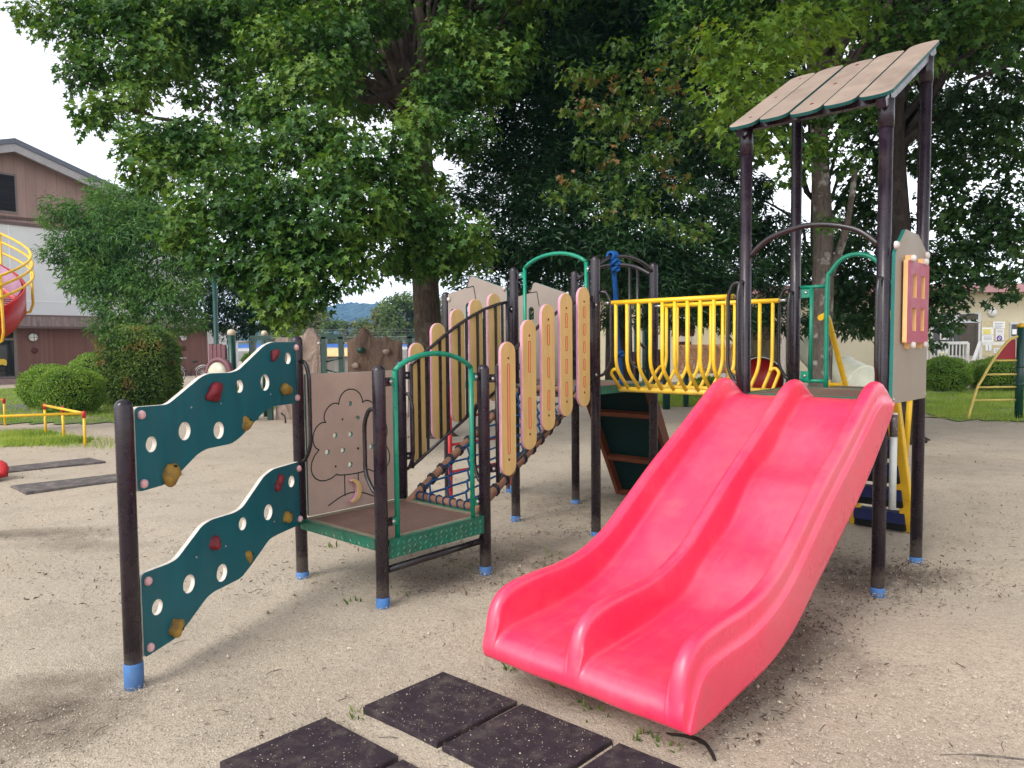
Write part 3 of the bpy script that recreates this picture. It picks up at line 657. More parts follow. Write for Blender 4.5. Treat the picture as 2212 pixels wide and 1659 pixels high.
def slide():
    st = rows_interp(5); vs = []; nst = len(st); ring = None
    yl, ym, yr = -1.178, -1.628, -2.076
    for Rm, Fl, Un in st:
        x = Fl.x; env = max(0, min(1, (1.75-x)/.25))*max(0, min(1, (x-.3)/.25))
        Fr = Fl+Vector((.0, 0, (-.022+.021*math.sin(2*math.pi*(x-1.0)/.5)) * env))
        loop = []
        def pt(y, q): loop.append((q.x, y, q.z))
        lerp = lambda a, b, t: a+(b-a)*t
        dRim = (Un-Rm); dl = max(dRim.length, 1e-4); ins = min(.115/dl, .42)
        # left wall, outside going up
        pt(yl+.040, Un); pt(yl+.046, lerp(Un, Rm, .06)); pt(yl+.047, lerp(Rm, Un, ins+.10/max(dl*3, .3))); pt(yl+.048, lerp(Rm, Un, ins+.03)); pt(yl+.046, lerp(Rm, Un, ins+.012)); pt(yl+.037, lerp(Rm, Un, ins)); pt(yl+.037, lerp(Rm, Un, ins*.6)); pt(yl+.034, lerp(Rm, Un, ins*.28))
        up = (Rm-Fl); ul = max(up.length, 1e-4); top = lambda y0, hw, sgn, a: None
        def crown(yc, hw, Flo, first=1):
            for a in (80, 55, 30, 0, -30, -55, -80):
                k = math.cos(R(a)); h = .018*(1-k); uu = (Rm-Flo); L_ = max(uu.length, 1e-4); pt(yc+hw*math.sin(R(a))*first, lerp(Rm, Flo, min(.5, h/L_*1.6)))
        crown(yl, .033, Fl)
        def inner(y, sgn, Flo, down=True):
            seq = [(.0, .75), (.002, .5), (.003, .3), (.005, .17), (.010, .08), (.018, .025), (.030, .004), (.060, -.0)]
            for dy, t in (seq if down else seq[::-1]): pt(y+sgn*dy, lerp(Flo, Rm, t))
        inner(yl-.034, -1, Fl); 
        for t in (.3, .5, .7): pt(yl-.119+(ym+.119-(yl-.119))*t, Fl+Vector((0, 0, -.003)))
        inner(ym+.034, 1, Fl, False); crown(ym, .033, Fl)
        inner(ym-.034, -1, Fr)
        for t in (.3, .5, .7): pt(ym-.119+(yr+.119-(ym-.119))*t, Fr+Vector((0, 0, -.003)))
        inner(yr+.034, 1, Fr, False); crown(yr, .033, Fr)
        pt(yr-.034, lerp(Rm, Un, ins*.28)); pt(yr-.037, lerp(Rm, Un, ins*.6)); pt(yr-.037, lerp(Rm, Un, ins)); pt(yr-.046, lerp(Rm, Un, ins+.012)); pt(yr-.048, lerp(Rm, Un, ins+.03)); pt(yr-.047, lerp(Rm, Un, ins+.10/max(dl*3, .3))); pt(yr-.046, lerp(Un, Rm, .06)); pt(yr-.040, Un)
        pt(yr+.03, Un+Vector((0, 0, .03))); pt(ym, Un+Vector((0, 0, .03))); pt(yl-.03, Un+Vector((0, 0, .03)))
        vs += loop; ring = len(loop)
    fs = []
    for i in range(nst-1):
        for k in range(ring): fs.append((i*ring+k, (i+1)*ring+k, (i+1)*ring+(k+1) % ring, i*ring+(k+1) % ring))
    mb = MB(); mb.add(vs, fs, 0, True); mb.f.append(list(range(ring))); mb.m.append(0); mb.s.append(False)
    mb.f.append([(nst-1)*ring+k for k in reversed(range(ring))]); mb.m.append(0); mb.s.append(True)
    o = mb.build('double_slide', M_pink, PS); o['label'] = 'glossy pink plastic slide with two lanes'
    b = MB(); b.tube([(.06, -1.62, -.1), (.06, -1.62, .16)], .03, 12, 1); b.build('slide_foot', [M_pipe, M_sleeve], o)
    return o
slide()
m = MB(); m.tube([(X1+.045, YT2-.058, .50), (X1+.045, YT2-.058, .93)], .021, 12, 0); m.tube([(X1+.045, YT2-.058, .93), (X1+.045, YT2-.058, 1.06)], .0225, 12, 1); m.lathe((X1+.045, YT2-.058, 1.06), [(.0235, 0), (.02, .008), (.004, .011)], 12, 2)
m.build('slide_support', [paint('worn_white_tube', (.42, .44, .43), .5, .1, 20), paint('scuffed_tube', (.075, .06, .06), .6, .5, 25, speck=(.4, .38, .35), speck_amt=.6), M_greycap], PS)

# roof of five boards
RF = MB(); RS = .55
zr = lambda x: 2.915+RS*(x-X1)
for y in (YT1, YT2): RF.beam((X1-.10, y, zr(X1-.10)-.035), (X2+.13, y, zr(X2+.13)-.035), .05, .05)
for x in (X1, X2): RF.beam((x, YT1+.03, zr(x)-.036), (x, YT2-.03, zr(x)-.036), .05, .05)
ROOF = RF.build('roof_frame', M_post, PS)
M_roofedge = paint('roof_board_core', (.008, .075, .07), .6, .15, 12, .3)
rax = Vector((1, 0, RS)).normalized(); k_ = 1/rax.x
for i in range(5):
    ya, yb = -1.130-i*.1965, -1.130-i*.1965-.182; e0, e1 = 1.94+.012*(i % 2)+(.02 if i == 4 else 0), 3.02+(.05 if i == 4 else 0)
    a, b = (e0-X1)*k_, (e1-X1)*k_
    out = [(a, 0), (b, 0), (b, .186), (a, .186)]
    oo = round_poly([(a, -.182), (b, -.182), (b, 0), (a, 0)], .078, 7)
    rb = plate('roof_board', [oo], .022, (X1, ya, zr(X1)+.006+[.0, .004, -.002, .003, .005][i]), rax, (0, 1, 0), [M_roofb, M_roofedge], PS)
    for x in (X1+.02, (X1+X2)/2, X2-.0):
        m = MB(); m.lathe((x, ya-.093, zr(x)+.0155), [(.012, 0), (.011, .004), (.004, .006)], 10, 0, (-RS, 0, 1)); m.build('bolt', M_brownwood, rb)

# house front board with shutter (right side of the tower)
YH = YT2-.052
hb = plate('house_panel', [round_poly([(2.062, 1.125), (2.812, 1.115), (2.805, 2.0), (2.745, 2.06), (2.555, 2.145), (2.27, 2.15), (2.15, 2.06), (2.075, 2.0)], .02)], .022, (0, YH, 0), (1, 0, 0), (0, 0, 1), [M_housep, M_green_core], PS)
sh = plate('shutter', [round_poly([(2.19, 1.475), (2.675, 1.475), (2.675, 1.962), (2.19, 1.962)], .015)]+[[(a, b), (a+.085, b), (a+.085, b+.135), (a, b+.135)] for a in (2.305, 2.49) for b in (1.55, 1.748)], .026, (0, YH-.034, 0), (1, 0, 0), (0, 0, 1), [M_shutter, M_shcore], hb)
for x, z in ((2.29, 1.975), (2.575, 1.975), (2.315, 1.462), (2.60, 1.462)):
    m = MB(); m.box((x-.012, YH-.024, z), (.03, .026, .04), 1); m.lathe((x, YH-.046, z), [(.022, -.01), (.022, .008), (.016, .018), (.004, .021)], 14, 0, (0, -1, 0)); m.build('bolt_cap', [M_greycap, M_shcore], hb)
for x, z in ((2.06, 2.035), (2.735, 2.03)):
    m = MB(); m.beam((x, YH+.02, z), (x, YT2, z), .02, .03, 1, up=(0, 0, 1)); m.lathe((x, YH-.011, z), [(.024, -.002), (.024, .01), (.018, .02), (.004, .024)], 14, 0, (0, -1, 0)); m.build('bolt_cap', [M_greycap, M_post], hb)
for x, z in ((2.085, 1.15), (2.79, 1.14)):
    m = MB(); m.lathe((x, YH-.011, z), [(.009, 0), (.008, .004), (.001, .006)], 10, 0, (0, -1, 0)); m.build('bolt', M_steel, hb)

# tan cut-out boards closing the far deck
def cubby(x, y1, y2, dz=0):
    # outline in (y decreasing, z): two overlapping tilted house shapes
    s = y1-y2; f = lambda t: t*s
    out = [(0, DZ-.17), (s, DZ-.17), (s, 1.945+dz), (.985*s, 1.96+dz), (f(.435), 2.09+dz), (f(.40), 2.085+dz), (f(.345), 1.995+dz), (f(.335), 1.99+dz), (0, 1.95+dz)]
    holes = [pill(.36*s, 1.62+dz, .032, .235, 8), pill(.085*s, 1.76+dz, .022, .05, 6), pill(.62*s, 1.5+dz, .013, .22, 5)]
    o = plate('cutout_panel', [round_poly(out, .02)]+holes, .022, (x, y1, 0), (0, -1, 0), (0, 0, 1), [M_tan2, M_green_core], PS)
    g = MB(); xx = x-.0125
    def gr(pts):
        for a, b in zip(pts, pts[1:]):
            a, b = Vector(a), Vector(b); d = (b-a).normalized(); q = Vector((-d.y, d.x))*.004
            g.add([(xx, y1-v.x, v.y) for v in (a+q, a-q, b-q, b+q)], [(0, 1, 2, 3)])
    gr([(.345*s, 1.992+dz), (.47*s, 2.0+dz), (.50*s, 1.9+dz), (.36*s, 1.18)]) if False else gr([(.345*s, 1.992+dz), (.46*s, 2.0+dz), (.5*s, 1.86+dz)])
    g.build('routed_line', M_bottle, o)
    for a, z in ((-.03, 1.90+dz), (s+.03, 1.96+dz)):
        m = MB(); m.beam((x-.016, y1-a, z), (x, y1-a-(.05 if a < 0 else -.05)*-1, z), .012, .05, 1); m.lathe((x-.014, y1-max(.02, min(s-.02, a)), z), [(.02, 0), (.018, .012), (.005, .018)], 12, 0, (-1, 0, 0)); m.build('bolt_cap', [M_greycap, M_post], o)
cubby(X1-.012, 2*L-.05, L+.06); cubby(X2, 2*L-.05, L+.05, -.01)

# sloping climbing board behind the high deck, and the ladder of the tower
cb0, cb1 = Vector((2.96, 0, 1.10)), Vector((3.565, 0, -.03))
m = MB()
for y in (.075, .765): m.beam(cb0+Vector((0, y, 0)), cb1+Vector((0, y, 0)), .04, .10)
dirb = (cb1-cb0); 
for t in (.22, .62, .955): c = cb0+dirb*t; m.beam(c+Vector((-.02, .095, -.008)), c+Vector((-.02, .745, -.008)), .045, .045, up=dirb)
CB = m.build('climbing_ramp', M_brownwood, PS)
nb = Vector((dirb.z, 0, -dirb.x)).normalized(); nb = nb if nb.x > 0 else -nb
rot = Matrix((dirb.normalized(), Vector((0, 1, 0)), dirb.normalized().cross(Vector((0, 1, 0))))).transposed()
m = MB(); m.box(cb0+dirb*.48+Vector((0, .42, 0))+nb*.03, (dirb.length*.95, .648, .02), 0, rot); m.build('ramp_board', M_bottle, CB)

lt, lb = Vector((3.14, 0, 1.17)), Vector((3.74, 0, -.05)); ld = lb-lt
m = MB(); m.box((3.03, -1.603, 1.145), (.27, .36, .02)); LAD = m.build('ladder', M_deck, PS)
for y in (-1.800, -1.412):
    q = MB(); q.beam(lt+Vector((0, y, 0)), lb+Vector((0, y, 0)), .085, .03); s = -1 if y < -1.6 else 1
    for e in (-.056, .056):
        nrm = Vector((-ld.z, 0, ld.x)).normalized(); q.beam(lt+Vector((0, y+.042*(1 if e > 0 else -1), 0))+nrm*.025, lb+Vector((0, y+.042*(1 if e > 0 else -1), 0))+nrm*.025, .008, .06)
    for t in (.2, .36, .52, .68): q.lathe(lt+ld*t+Vector((-.014, y+.02, -.006)), [(.008, 0), (.007, .005), (.001, .007)], 8, 1, (-1, 0, -.45))
    q.build('stringer', [M_yellow, M_steel], LAD)
for t in (.40, .565, .73, .893):
    c = lt+ld*t; q = MB(); q.box(c+Vector((0, -1.606, .03)), (.11, .372, .085)); q.box(c+Vector((.01, -1.606, -.042)), (.09, .372, .055), 1); q.build('tread', [M_navy, M_black], LAD)
for y in (-1.83, -1.385):
    q = MB(); q.tube(fillet([(2.93, y, 1.66), (3.06, y, 1.69), (3.56, y, 1.06), (3.47, y, .62)], .07, 6), .021, 12); q.build('ladder_handrail', M_yellow, LAD)
# green entry frame above the ladder
q = MB(); gx = X2
q.tube(bez([(gx, -1.437, DZ), (gx, -1.437, 1.88), (gx, -1.462, 1.985), (gx, -1.54, 2.072), (gx, -1.64, 2.095), (gx, -1.74, 2.06), (gx, -1.80, 1.98), (gx, -1.818, 1.88), (gx, -1.818, DZ)], 5), .0165, 12)
for ya, yb in ((-1.25, -1.437), (-1.818, -1.99)):
    for z in (1.885, 1.20): q.tube([(gx, ya, z), (gx, yb, z)], .0145, 10)
q.tube([(gx, -1.326, 1.885), (gx, -1.326, 1.20)], .0145, 10); q.tube([(gx, -1.92, 1.885), (gx, -1.92, 1.20)], .0145, 10)
for y in (-1.29, -1.955):
    for z in (1.845, 1.235): q.box((gx, y, z), (.008, .075, .07)); q.lathe((gx-.004, y+.005, z), [(.012, 0), (.01, .006), (.002, .008)], 10, 1, (-1, 0, 0))
q.build('ladder_gate', [M_green, M_steel], PS)
# red ladder under the far deck
q = MB()
for x in (2.02, 2.86): q.tube([(x, 1.60, -.1), (x, 1.60, 1.12)], .019, 10)
RL = q.build('red_ladder', M_redpipe, PS)
for z in (.32, .57, .82, 1.06): w = MB(); w.tube([(2.02, 1.60, z), (2.86, 1.60, z)], .0135, 8); w.build('rung', M_redpipe, RL)
for x in (2.02, 2.86): w = MB(); w.lathe((x, 1.60, 0), [(.0205, -.05), (.0215, .07), (.020, .072)], 12); w.build('sleeve', M_sleeve, RL)

# knotted climbing rope tied over the arch
def loc2w(p): c, s = math.cos(.8324), math.sin(.8324); return Vector((-.7502+p[0]*c-p[1]*s, 4.1491+p[0]*s+p[1]*c, p[2]))
rp = [loc2w(p) for p in bez([(2.30, 0, 2.15), (2.325, .0, 2.03), (2.345, 0, 1.86), (2.375, .01, 1.6), (2.40, .0, 1.35), (2.435, 0, 1.155)], 14)]
rm = MB()
for ph in (0, 2*math.pi/3, 4*math.pi/3):
    q = []; acc = 0
    for i, p in enumerate(rp):
        for e in range(3):
            pp = p.lerp(rp[min(i+1, len(rp)-1)], e/3); acc += (rp[min(i+1, len(rp)-1)]-p).length/3; a = acc*95+ph; q.append(pp+Vector((math.cos(a), math.sin(a), 0))*.0100)
    rm.tube(q, .0108, 7)
def knot(c, s, ax=0):
    pts = []
    for k in range(40):
        t = 2*math.pi*k/40*2; pts.append(Vector(c)+Vector(((.022+.010*math.cos(1.5*t))*math.cos(t), (.022+.010*math.cos(1.5*t))*math.sin(t), .016*math.sin(1.5*t)+.004*math.cos(t)))*s)
    rm.tube(pts, .012*s, 7, closed=True)
knot(loc2w((2.352, 0, 1.80)), 1.0); knot(loc2w((2.398, 0, 1.40)), 1.05)
c0 = loc2w((2.30, 0, 2.172))
for dx in (-.024, 0, .024):
    ax = loc2w((1, 0, 0))-loc2w((0, 0, 0)); ay = loc2w((0, 1, 0))-loc2w((0, 0, 0))
    rm.tube([c0+ax*(dx+.006*math.sin(t))+ay*.031*math.cos(t)+Vector((0, 0, .031*math.sin(t))) for t in np.linspace(0, 2*math.pi, 14)[:-1]], .012, 7, closed=True)
knot(loc2w((2.305, -.02, 2.12)), 1.15); knot(loc2w((2.312, -.02, 2.07)), 1.0)
tag(rm.build('climbing_rope', M_rope), 'thick blue rope with knots hanging from the dark arch beside the yellow bridge', 'rope')

# ------------------------------------------------------------------ trees, hedges, grass
SHAPES = {
 'maple': ([(0, 0), (.36, .06), (.20, .30), (.50, .58), (.15, .60), (0, 1.), (-.15, .60), (-.50, .58), (-.20, .30), (-.36, .06)], [(0, 1, 2, 3, 4, 5), (0, 5, 6, 7, 8, 9)]),
 'lance': ([(0, 0), (.15, .38), (0, 1.), (-.15, .38)], [(0, 1, 2), (0, 2, 3)]),
 'oval': ([(0, 0), (.33, .5), (0, 1.), (-.33, .5)], [(0, 1, 2), (0, 2, 3)])}
def unit(a): return a/np.maximum(np.linalg.norm(a, axis=-1, keepdims=True), 1e-9)
def leaf_mesh(name, pos, dirv, nrm, size, shape, mat, parent=None, fold=.25, curl=.18):
    pts, faces = SHAPES[shape]; n = len(pos); y = unit(dirv); x = unit(np.cross(y, nrm)); z = np.cross(x, y)
    V = np.empty((n, len(pts), 3), np.float32)
    for i, (a, b) in enumerate(pts): V[:, i] = pos+(x*a+y*b+z*(abs(a)*fold-curl*b*b))*size[:, None]
    k = len(faces[0]); F = np.concatenate([np.arange(n)[:, None]*len(pts)+np.array(f)[None] for f in faces], 1).reshape(-1, k)
    return np_mesh(name, V.reshape(-1, 3), F, mat, False, parent)
def clump_leaves(clumps, dens, leaf, spray=5, droop=.35, flat=.75, rng=RNG, sprig=.13, shell=.4):
    # clumps: (centre, radius); sprigs of leaves spread through each clump, thicker towards its outside and top
    PO, DI, NO, SZ = [], [], [], []
    for c, r in clumps:
        n = max(6, int(dens*r*r)); d = unit(rng.normal(size=(n, 3))); d[:, 2] = d[:, 2]*.9+.12
        rr = r*(shell+(1-shell)*rng.random(n)**.5)*(1+.28*np.sin(d[:, 0]*5+c[0]*3)*np.sin(d[:, 1]*4+c[2]*2))
        sp_ = np.array(c)[None]+d*rr[:, None]*np.array([1, 1, flat]); out = unit(d*np.array([1, 1, .45])+rng.normal(size=(n, 3))*.35)
        for k in range(spray):
            a = rng.normal(size=(n, 3))*np.array([.8, .8, .35]); dd = unit(out*.75+a*.9+np.array([0, 0, -droop*1.35]))
            PO.append(sp_+dd*sprig*rng.random((n, 1))*.6+rng.normal(size=(n, 3))*sprig*.35); DI.append(dd)
            NO.append(unit(np.array([0, 0, .85])+out*.75+rng.normal(size=(n, 3))*.40)); SZ.append(leaf*rng.uniform(.5, 1.3, n))
    return np.concatenate(PO), np.concatenate(DI), np.concatenate(NO), np.concatenate(SZ)
def fill(center, rad, n, r, rng=RNG, zmin=None, shell=.0):
    out = []
    while len(out) < n:
        d = unit(rng.normal(size=3))*(shell+(1-shell)*rng.random()**(1/2.2)); p = np.array(center)+d*np.array(rad)
        if zmin is not None and p[2] < zmin: continue
        out.append((tuple(p), r*rng.uniform(.75, 1.25)))
    return out
def wob(path, amp, rn): return [p+Vector((rn.uniform(-amp, amp), rn.uniform(-amp, amp), rn.uniform(-amp, amp)*.5)) if 0 < i < len(path)-1 else p for i, p in enumerate(path)]
def trunk_mesh(name, spine, radii, limbs, mat, parent, seed=1, twigs=True, roots=5, extra=()):
    rn = random.Random(seed); mb = MB(); s = bez(spine, 6); m = len(s)
    rs = [radii[0]+(radii[1]-radii[0])*(i/(m-1)) for i in range(m)]
    for i in range(m):
        h = s[i].z-s[0].z
        if h < .7: rs[i] *= 1+.55*(1-h/.7)**2
    mb.tube(s, rs, 16)
    for k in range(roots):
        a = 6.28*k/max(1, roots)+rn.uniform(-.4, .4); d = Vector((math.cos(a), math.sin(a), 0)); b = s[0]
        mb.tube(bez([b+d*radii[0]*.5+Vector((0, 0, .35)), b+d*radii[0]*1.3+Vector((0, 0, .10)), b+d*radii[0]*2.4+Vector((0, 0, -.06))], 4), [radii[0]*.5]*4+[radii[0]*.33]*4+[radii[0]*.15], 8)
    for tgt, f, r in limbs:
        a = s[min(m-1, int(f*(m-1)))]; t = Vector(tgt); mid = a.lerp(t, .45)+Vector((0, 0, .16*(t-a).length))
        p = wob(bez([a, mid, t], 5), .05*(t-a).length**.5, rn); mb.tube(p, [r+(r*.22-r)*(i/(len(p)-1)) for i in range(len(p))], 8)
        for q in range(6 if twigs else 0):
            e = t+Vector((rn.uniform(-.6, .6), rn.uniform(-.6, .6), rn.uniform(-.3, .5))); st = p[int(len(p)*rn.uniform(.55, .85))]
            mb.tube(wob([st, st.lerp(e, .5)+Vector((0, 0, .08)), e], .04, rn), [r*.3, r*.2, r*.08], 5)
    for q, (ra, rb) in extra:
        p = wob(bez(q, 6), .03, rn); mb.tube(p, [ra+(rb-ra)*(i/(len(p)-1)) for i in range(len(p))], 10)
    return mb.build(name, mat, parent)
def pix(p):                           # where a point is seen in the 2212 px photo
    a, b, c = p[0], p[1]*sp+(p[2]-CAMZ)*cp, p[1]*cp-(p[2]-CAMZ)*sp
    a, b = a/c*FPX, b/c*FPX; return 1106+a*cr-b*sr, 829.5-(a*sr+b*cr)
def cl(lst): return [(tuple(P(u, v, d)), r*d/FPX) for u, v, d, r in lst]
F_maple = foliage('maple_leaf', (.013, .048, .009), (.042, .115, .016), (.16, .255, .034), trans=.28, cscale=1.1)
F_maple2 = foliage('maple_leaf_seeded', (.022, .055, .009), (.046, .105, .015), (.125, .175, .025), trans=.42, cscale=.9, accent=(.24, .115, .05), accent_amt=.63)
F_bright = foliage('young_maple_leaf', (.045, .11, .012), (.10, .19, .021), (.19, .27, .036), trans=.42)
F_dark = foliage('dark_oak_leaf', (.007, .030, .010), (.018, .060, .019), (.055, .13, .040), rough=.42, trans=.22, cscale=.7)
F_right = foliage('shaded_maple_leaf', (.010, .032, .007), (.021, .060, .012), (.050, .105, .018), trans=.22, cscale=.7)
F_camphor = foliage('small_leaf', (.030, .095, .020), (.066, .165, .034), (.165, .28, .06), trans=.3, cscale=.8)
F_hedge = foliage('clipped_hedge_leaf', (.045, .10, .016), (.09, .165, .026), (.19, .25, .045), trans=.25, cscale=1.6, accent=(.24, .155, .05), accent_amt=.63)
F_bush = foliage('azalea_leaf', (.08, .17, .02), (.16, .275, .035), (.26, .37, .055), trans=.3, cscale=2)
B_brown = bark('maple_bark', (.026, .019, .014), (.078, .058, .044), (.125, .10, .08))
B_dark = bark('dark_bark', (.014, .011, .009), (.040, .031, .025), (.055, .044, .036))
B_mottled = bark('mottled_bark', (.055, .045, .038), (.135, .11, .092), (.36, .34, .32), 7)
SEEN = []
def tree(name, label, spine, radii, groups, limb_f, barkm, seed, group=None, twigs=True, extra=()):
    t = thing(name, label, 'tree', spine[0], 0, group); b = Vector(spine[0]); rn = random.Random(seed)
    allc = [c for g in groups for c in g['c']]; limbs = []
    pick = sorted(allc, key=lambda c: -c[1])[:min(len(allc), limb_f)]
    for c, r in pick: limbs.append((Vector(c)-b, min(.97, max(.3, .35+.5*((c[2]-b.z)/max(1, spine[-1][2]-b.z))*rn.uniform(.6, .95))), radii[0]*rn.uniform(.16, .30)))
    trunk_mesh('trunk', [Vector(p)-b for p in spine], radii, limbs, barkm, t, seed, twigs, 5, [([Vector(p)-b for p in q], r_) for q, r_ in extra])
    for g in groups:
        p, d, n, s = clump_leaves(g['c'], g.get('dens', 260), g['leaf'], g.get('spray', 5), g.get('droop', .35), g.get('flat', .75), np.random.default_rng(seed+len(g['c'])), g.get('sprig', .13))
        leaf_mesh('crown', p-np.array(b), d, n, s, g['shape'], g['mat'], t)
    return t

# big maple, its boughs reaching left over the yard
C1 = cl([(62, 26, 11, 36), (95, 40, 11, 26), (165, 20, 11, 60), (185, 120, 10.6, 50), (170, 165, 10.4, 42), (207, 250, 10, 52), (235, 225, 10, 30), (240, 150, 10.5, 60), (300, 50, 10.6, 80), (330, 140, 10.4, 80), (290, 205, 10.2, 50),
         (380, 40, 10.8, 90), (400, 120, 11, 70), (300, 310, 9.8, 55), (360, 300, 10, 70), (310, 370, 9.6, 50), (355, 385, 9.6, 45), (420, 330, 10, 70), (430, 280, 10.3, 45), (480, 60, 11.2, 90), (500, 160, 11, 60), (530, 225, 10.8, 70),
         (490, 380, 9.2, 70), (440, 440, 9, 70), (395, 495, 8.8, 52), (365, 520, 8.7, 30), (520, 470, 8.8, 70), (470, 530, 8.8, 50), (560, 560, 8.8, 60), (610, 500, 8.7, 70), (640, 590, 8.7, 62), (600, 645, 8.8, 46), (640, 665, 8.8, 34), (560, 420, 9, 70),
         (640, 420, 8.8, 70), (700, 480, 8.6, 75), (690, 560, 8.7, 65), (700, 620, 9, 34), (720, 390, 8.8, 75), (770, 330, 9, 70), (650, 310, 9.4, 80), (600, 230, 10, 80), (690, 180, 10, 90), (620, 100, 10.5, 100), (740, 90, 10.5, 90), (780, 220, 9.8, 70),
         (770, 430, 8.8, 65), (790, 500, 8.9, 65), (830, 390, 9.4, 60), (850, 480, 9.4, 60), (850, 560, 9.6, 46), (880, 310, 9.6, 60), (905, 260, 9.8, 55), (850, 190, 10.6, 60), (960, 200, 10.8, 80), (1000, 290, 10.8, 70), (930, 470, 9.6, 60), (1000, 500, 9.6, 62), (1030, 545, 9.8, 40), (960, 570, 9.8, 50), (900, 570, 9.9, 45),
         (990, 100, 11, 90), (1050, 180, 11, 80), (880, 60, 11, 80), (560, 620, 8.8, 40), (590, 680, 8.9, 26), (620, 700, 8.9, 22), (670, 650, 8.8, 40), (520, 590, 8.8, 40), (480, 570, 8.8, 32), (430, 560, 8.8, 26), (410, 530, 8.8, 30), (740, 560, 8.7, 50), (760, 600, 8.8, 34), (800, 570, 8.9, 36), (610, 560, 8.8, 60), (660, 520, 8.8, 60), (580, 470, 8.8, 60), (830, 450, 8.9, 50), (880, 420, 9.4, 50), (930, 400, 9.8, 40), (900, 520, 9.6, 50), (880, 360, 9.6, 50), (560, 330, 9.6, 70), (925, 480, 11, 42), (920, 540, 11, 46), (890, 565, 10.8, 40), (950, 530, 11, 42), (930, 440, 11, 40), (985, 560, 11, 45), (480, 310, 10, 60), (380, 340, 9.8, 50), (700, 280, 9.6, 80), (550, 20, 11, 90), (680, 30, 11, 90), (800, 20, 11, 90), (420, 200, 10.6, 40), (330, 80, 10.6, 70), (250, 20, 10.8, 60), (110, 70, 10.9, 24), (300, 10, 10.8, 60), (190, 70, 10.8, 50)])
C1b = fill((-2.2, 12.8, 8.4), (5.2, 2.8, 3.8), 92, .8, np.random.default_rng(3), 4.6)
C1 = [(tuple(P(*pix(c), 13.4)), r) if 765 < pix(c)[0] < 925 and 40 < pix(c)[1] < 235 else (c, r) for c, r in C1]
C1b = [q for q in C1b if not (735 < pix(q[0])[0] < 965 and pix(q[0])[1] < 240 and q[0][1] < 12.9)]
C1b = [q for q in C1b if not (90 < pix(q[0])[1] < 300 and pix(q[0])[0] < 520)]
tree('maple_tree', 'big maple with brown trunk and boughs hanging low over the left of the yard',
     [(-1.32, 12.1, -.1), (-1.36, 12.1, 1.6), (-1.42, 12.1, 3.2), (-1.42, 12.1, 4.2), (-1.45, 12.1, 5.1)], (.24, .17),
     [dict(c=[(c_, r_*.86) for c_, r_ in C1], leaf=.096, shape='maple', mat=F_maple, dens=900, droop=.55, sprig=.15), dict(c=C1b, leaf=.125, shape='maple', mat=F_maple, dens=250, droop=.3)], 60, B_brown, 21,
     extra=[([P(920, 260, 12.1), P(880, 170, 12), P(830, 90, 11.9), P(772, -40, 11.8)], (.13, .065)), ([P(920, 250, 12.1), P(890, 120, 12.3), P(852, 40, 12.4), P(835, -90, 12.5)], (.11, .07)), ([P(922, 255, 12.1), P(915, 120, 12), P(905, 20, 12), P(900, -100, 12)], (.11, .065)), ([P(920, 255, 12.1), P(955, 120, 12.2), P(990, 20, 12.4)], (.12, .07)),
            ([P(910, 240, 12.1), P(800, 180, 11.6), P(690, 125, 11.2), P(560, 100, 10.8)], (.10, .05)), ([P(880, 190, 12), P(800, 215, 11.5), P(730, 190, 11)], (.08, .04)), ([P(420, 260, 10.5), P(330, 300, 10.2), P(270, 290, 10.1), P(215, 265, 10)], (.035, .008)), ([P(400, 270, 10.5), P(300, 240, 10.2), P(250, 215, 10)], (.03, .008)), ([P(430, 250, 10.5), P(480, 200, 10.8), P(520, 150, 11)], (.02, .02))]
            +[([P(u0, v0, 10.2), P((u0+u1)/2, (v0+v1)/2-4, 10.1), P(u1, v1, 10)], (.006, .0015)) for u0, v0, u1, v1 in ((190, 165, 118, 160), (165, 140, 95, 115), (235, 215, 140, 205), (225, 215, 115, 215), (200, 180, 110, 172), (235, 270, 160, 290))])
# dark evergreen behind the middle of the structure
C2 = cl([(1060, 330, 13, 80), (1120, 240, 13, 90), (1180, 130, 13, 100), (1090, 110, 13.4, 90), (1150, 350, 12.6, 90), (1100, 440, 12.4, 80), (1180, 450, 12.2, 90), (1060, 540, 12.2, 60), (1130, 540, 12, 75), (1210, 540, 12, 80), (1290, 560, 12, 80), (1360, 520, 12.2, 90), (1440, 540, 12.4, 90), (1500, 600, 12.6, 70), (1420, 620, 12.4, 70), (1340, 620, 12.4, 60),
         (1240, 330, 12.8, 90), (1290, 450, 12.3, 90), (1250, 230, 13, 90), (1380, 420, 12.6, 90), (1340, 300, 13, 100), (1450, 430, 12.8, 90), (1330, 150, 13.4, 100), (1440, 250, 13.4, 90), (1260, 60, 13.6, 90), (1400, 60, 13.8, 100), (1500, 130, 13.8, 90), (1510, 330, 13.3, 80), (1540, 480, 13, 80), (1020, 420, 12.8, 60), (1010, 620, 12.6, 34), (1080, 610, 12.4, 45), (1160, 620, 12.4, 50), (1240, 630, 12.4, 45), (1480, 680, 12.6, 45), (1550, 650, 12.8, 55), (1590, 590, 13, 60), (1600, 690, 13.2, 40), (1200, 680, 12.8, 40), (1255, 690, 13, 34), (1310, 690, 13.2, 30), (1150, 670, 12.8, 34), (1400, 690, 13, 30), (1450, 700, 13, 24)])
C2b = fill((2.0, 14.3, 8.2), (4.2, 2.6, 4.2), 60, .85, np.random.default_rng(4), 3.8)+fill((2.2, 13.6, 3.1), (2.6, 1.0, .7), 16, .55, np.random.default_rng(5), 2.3)
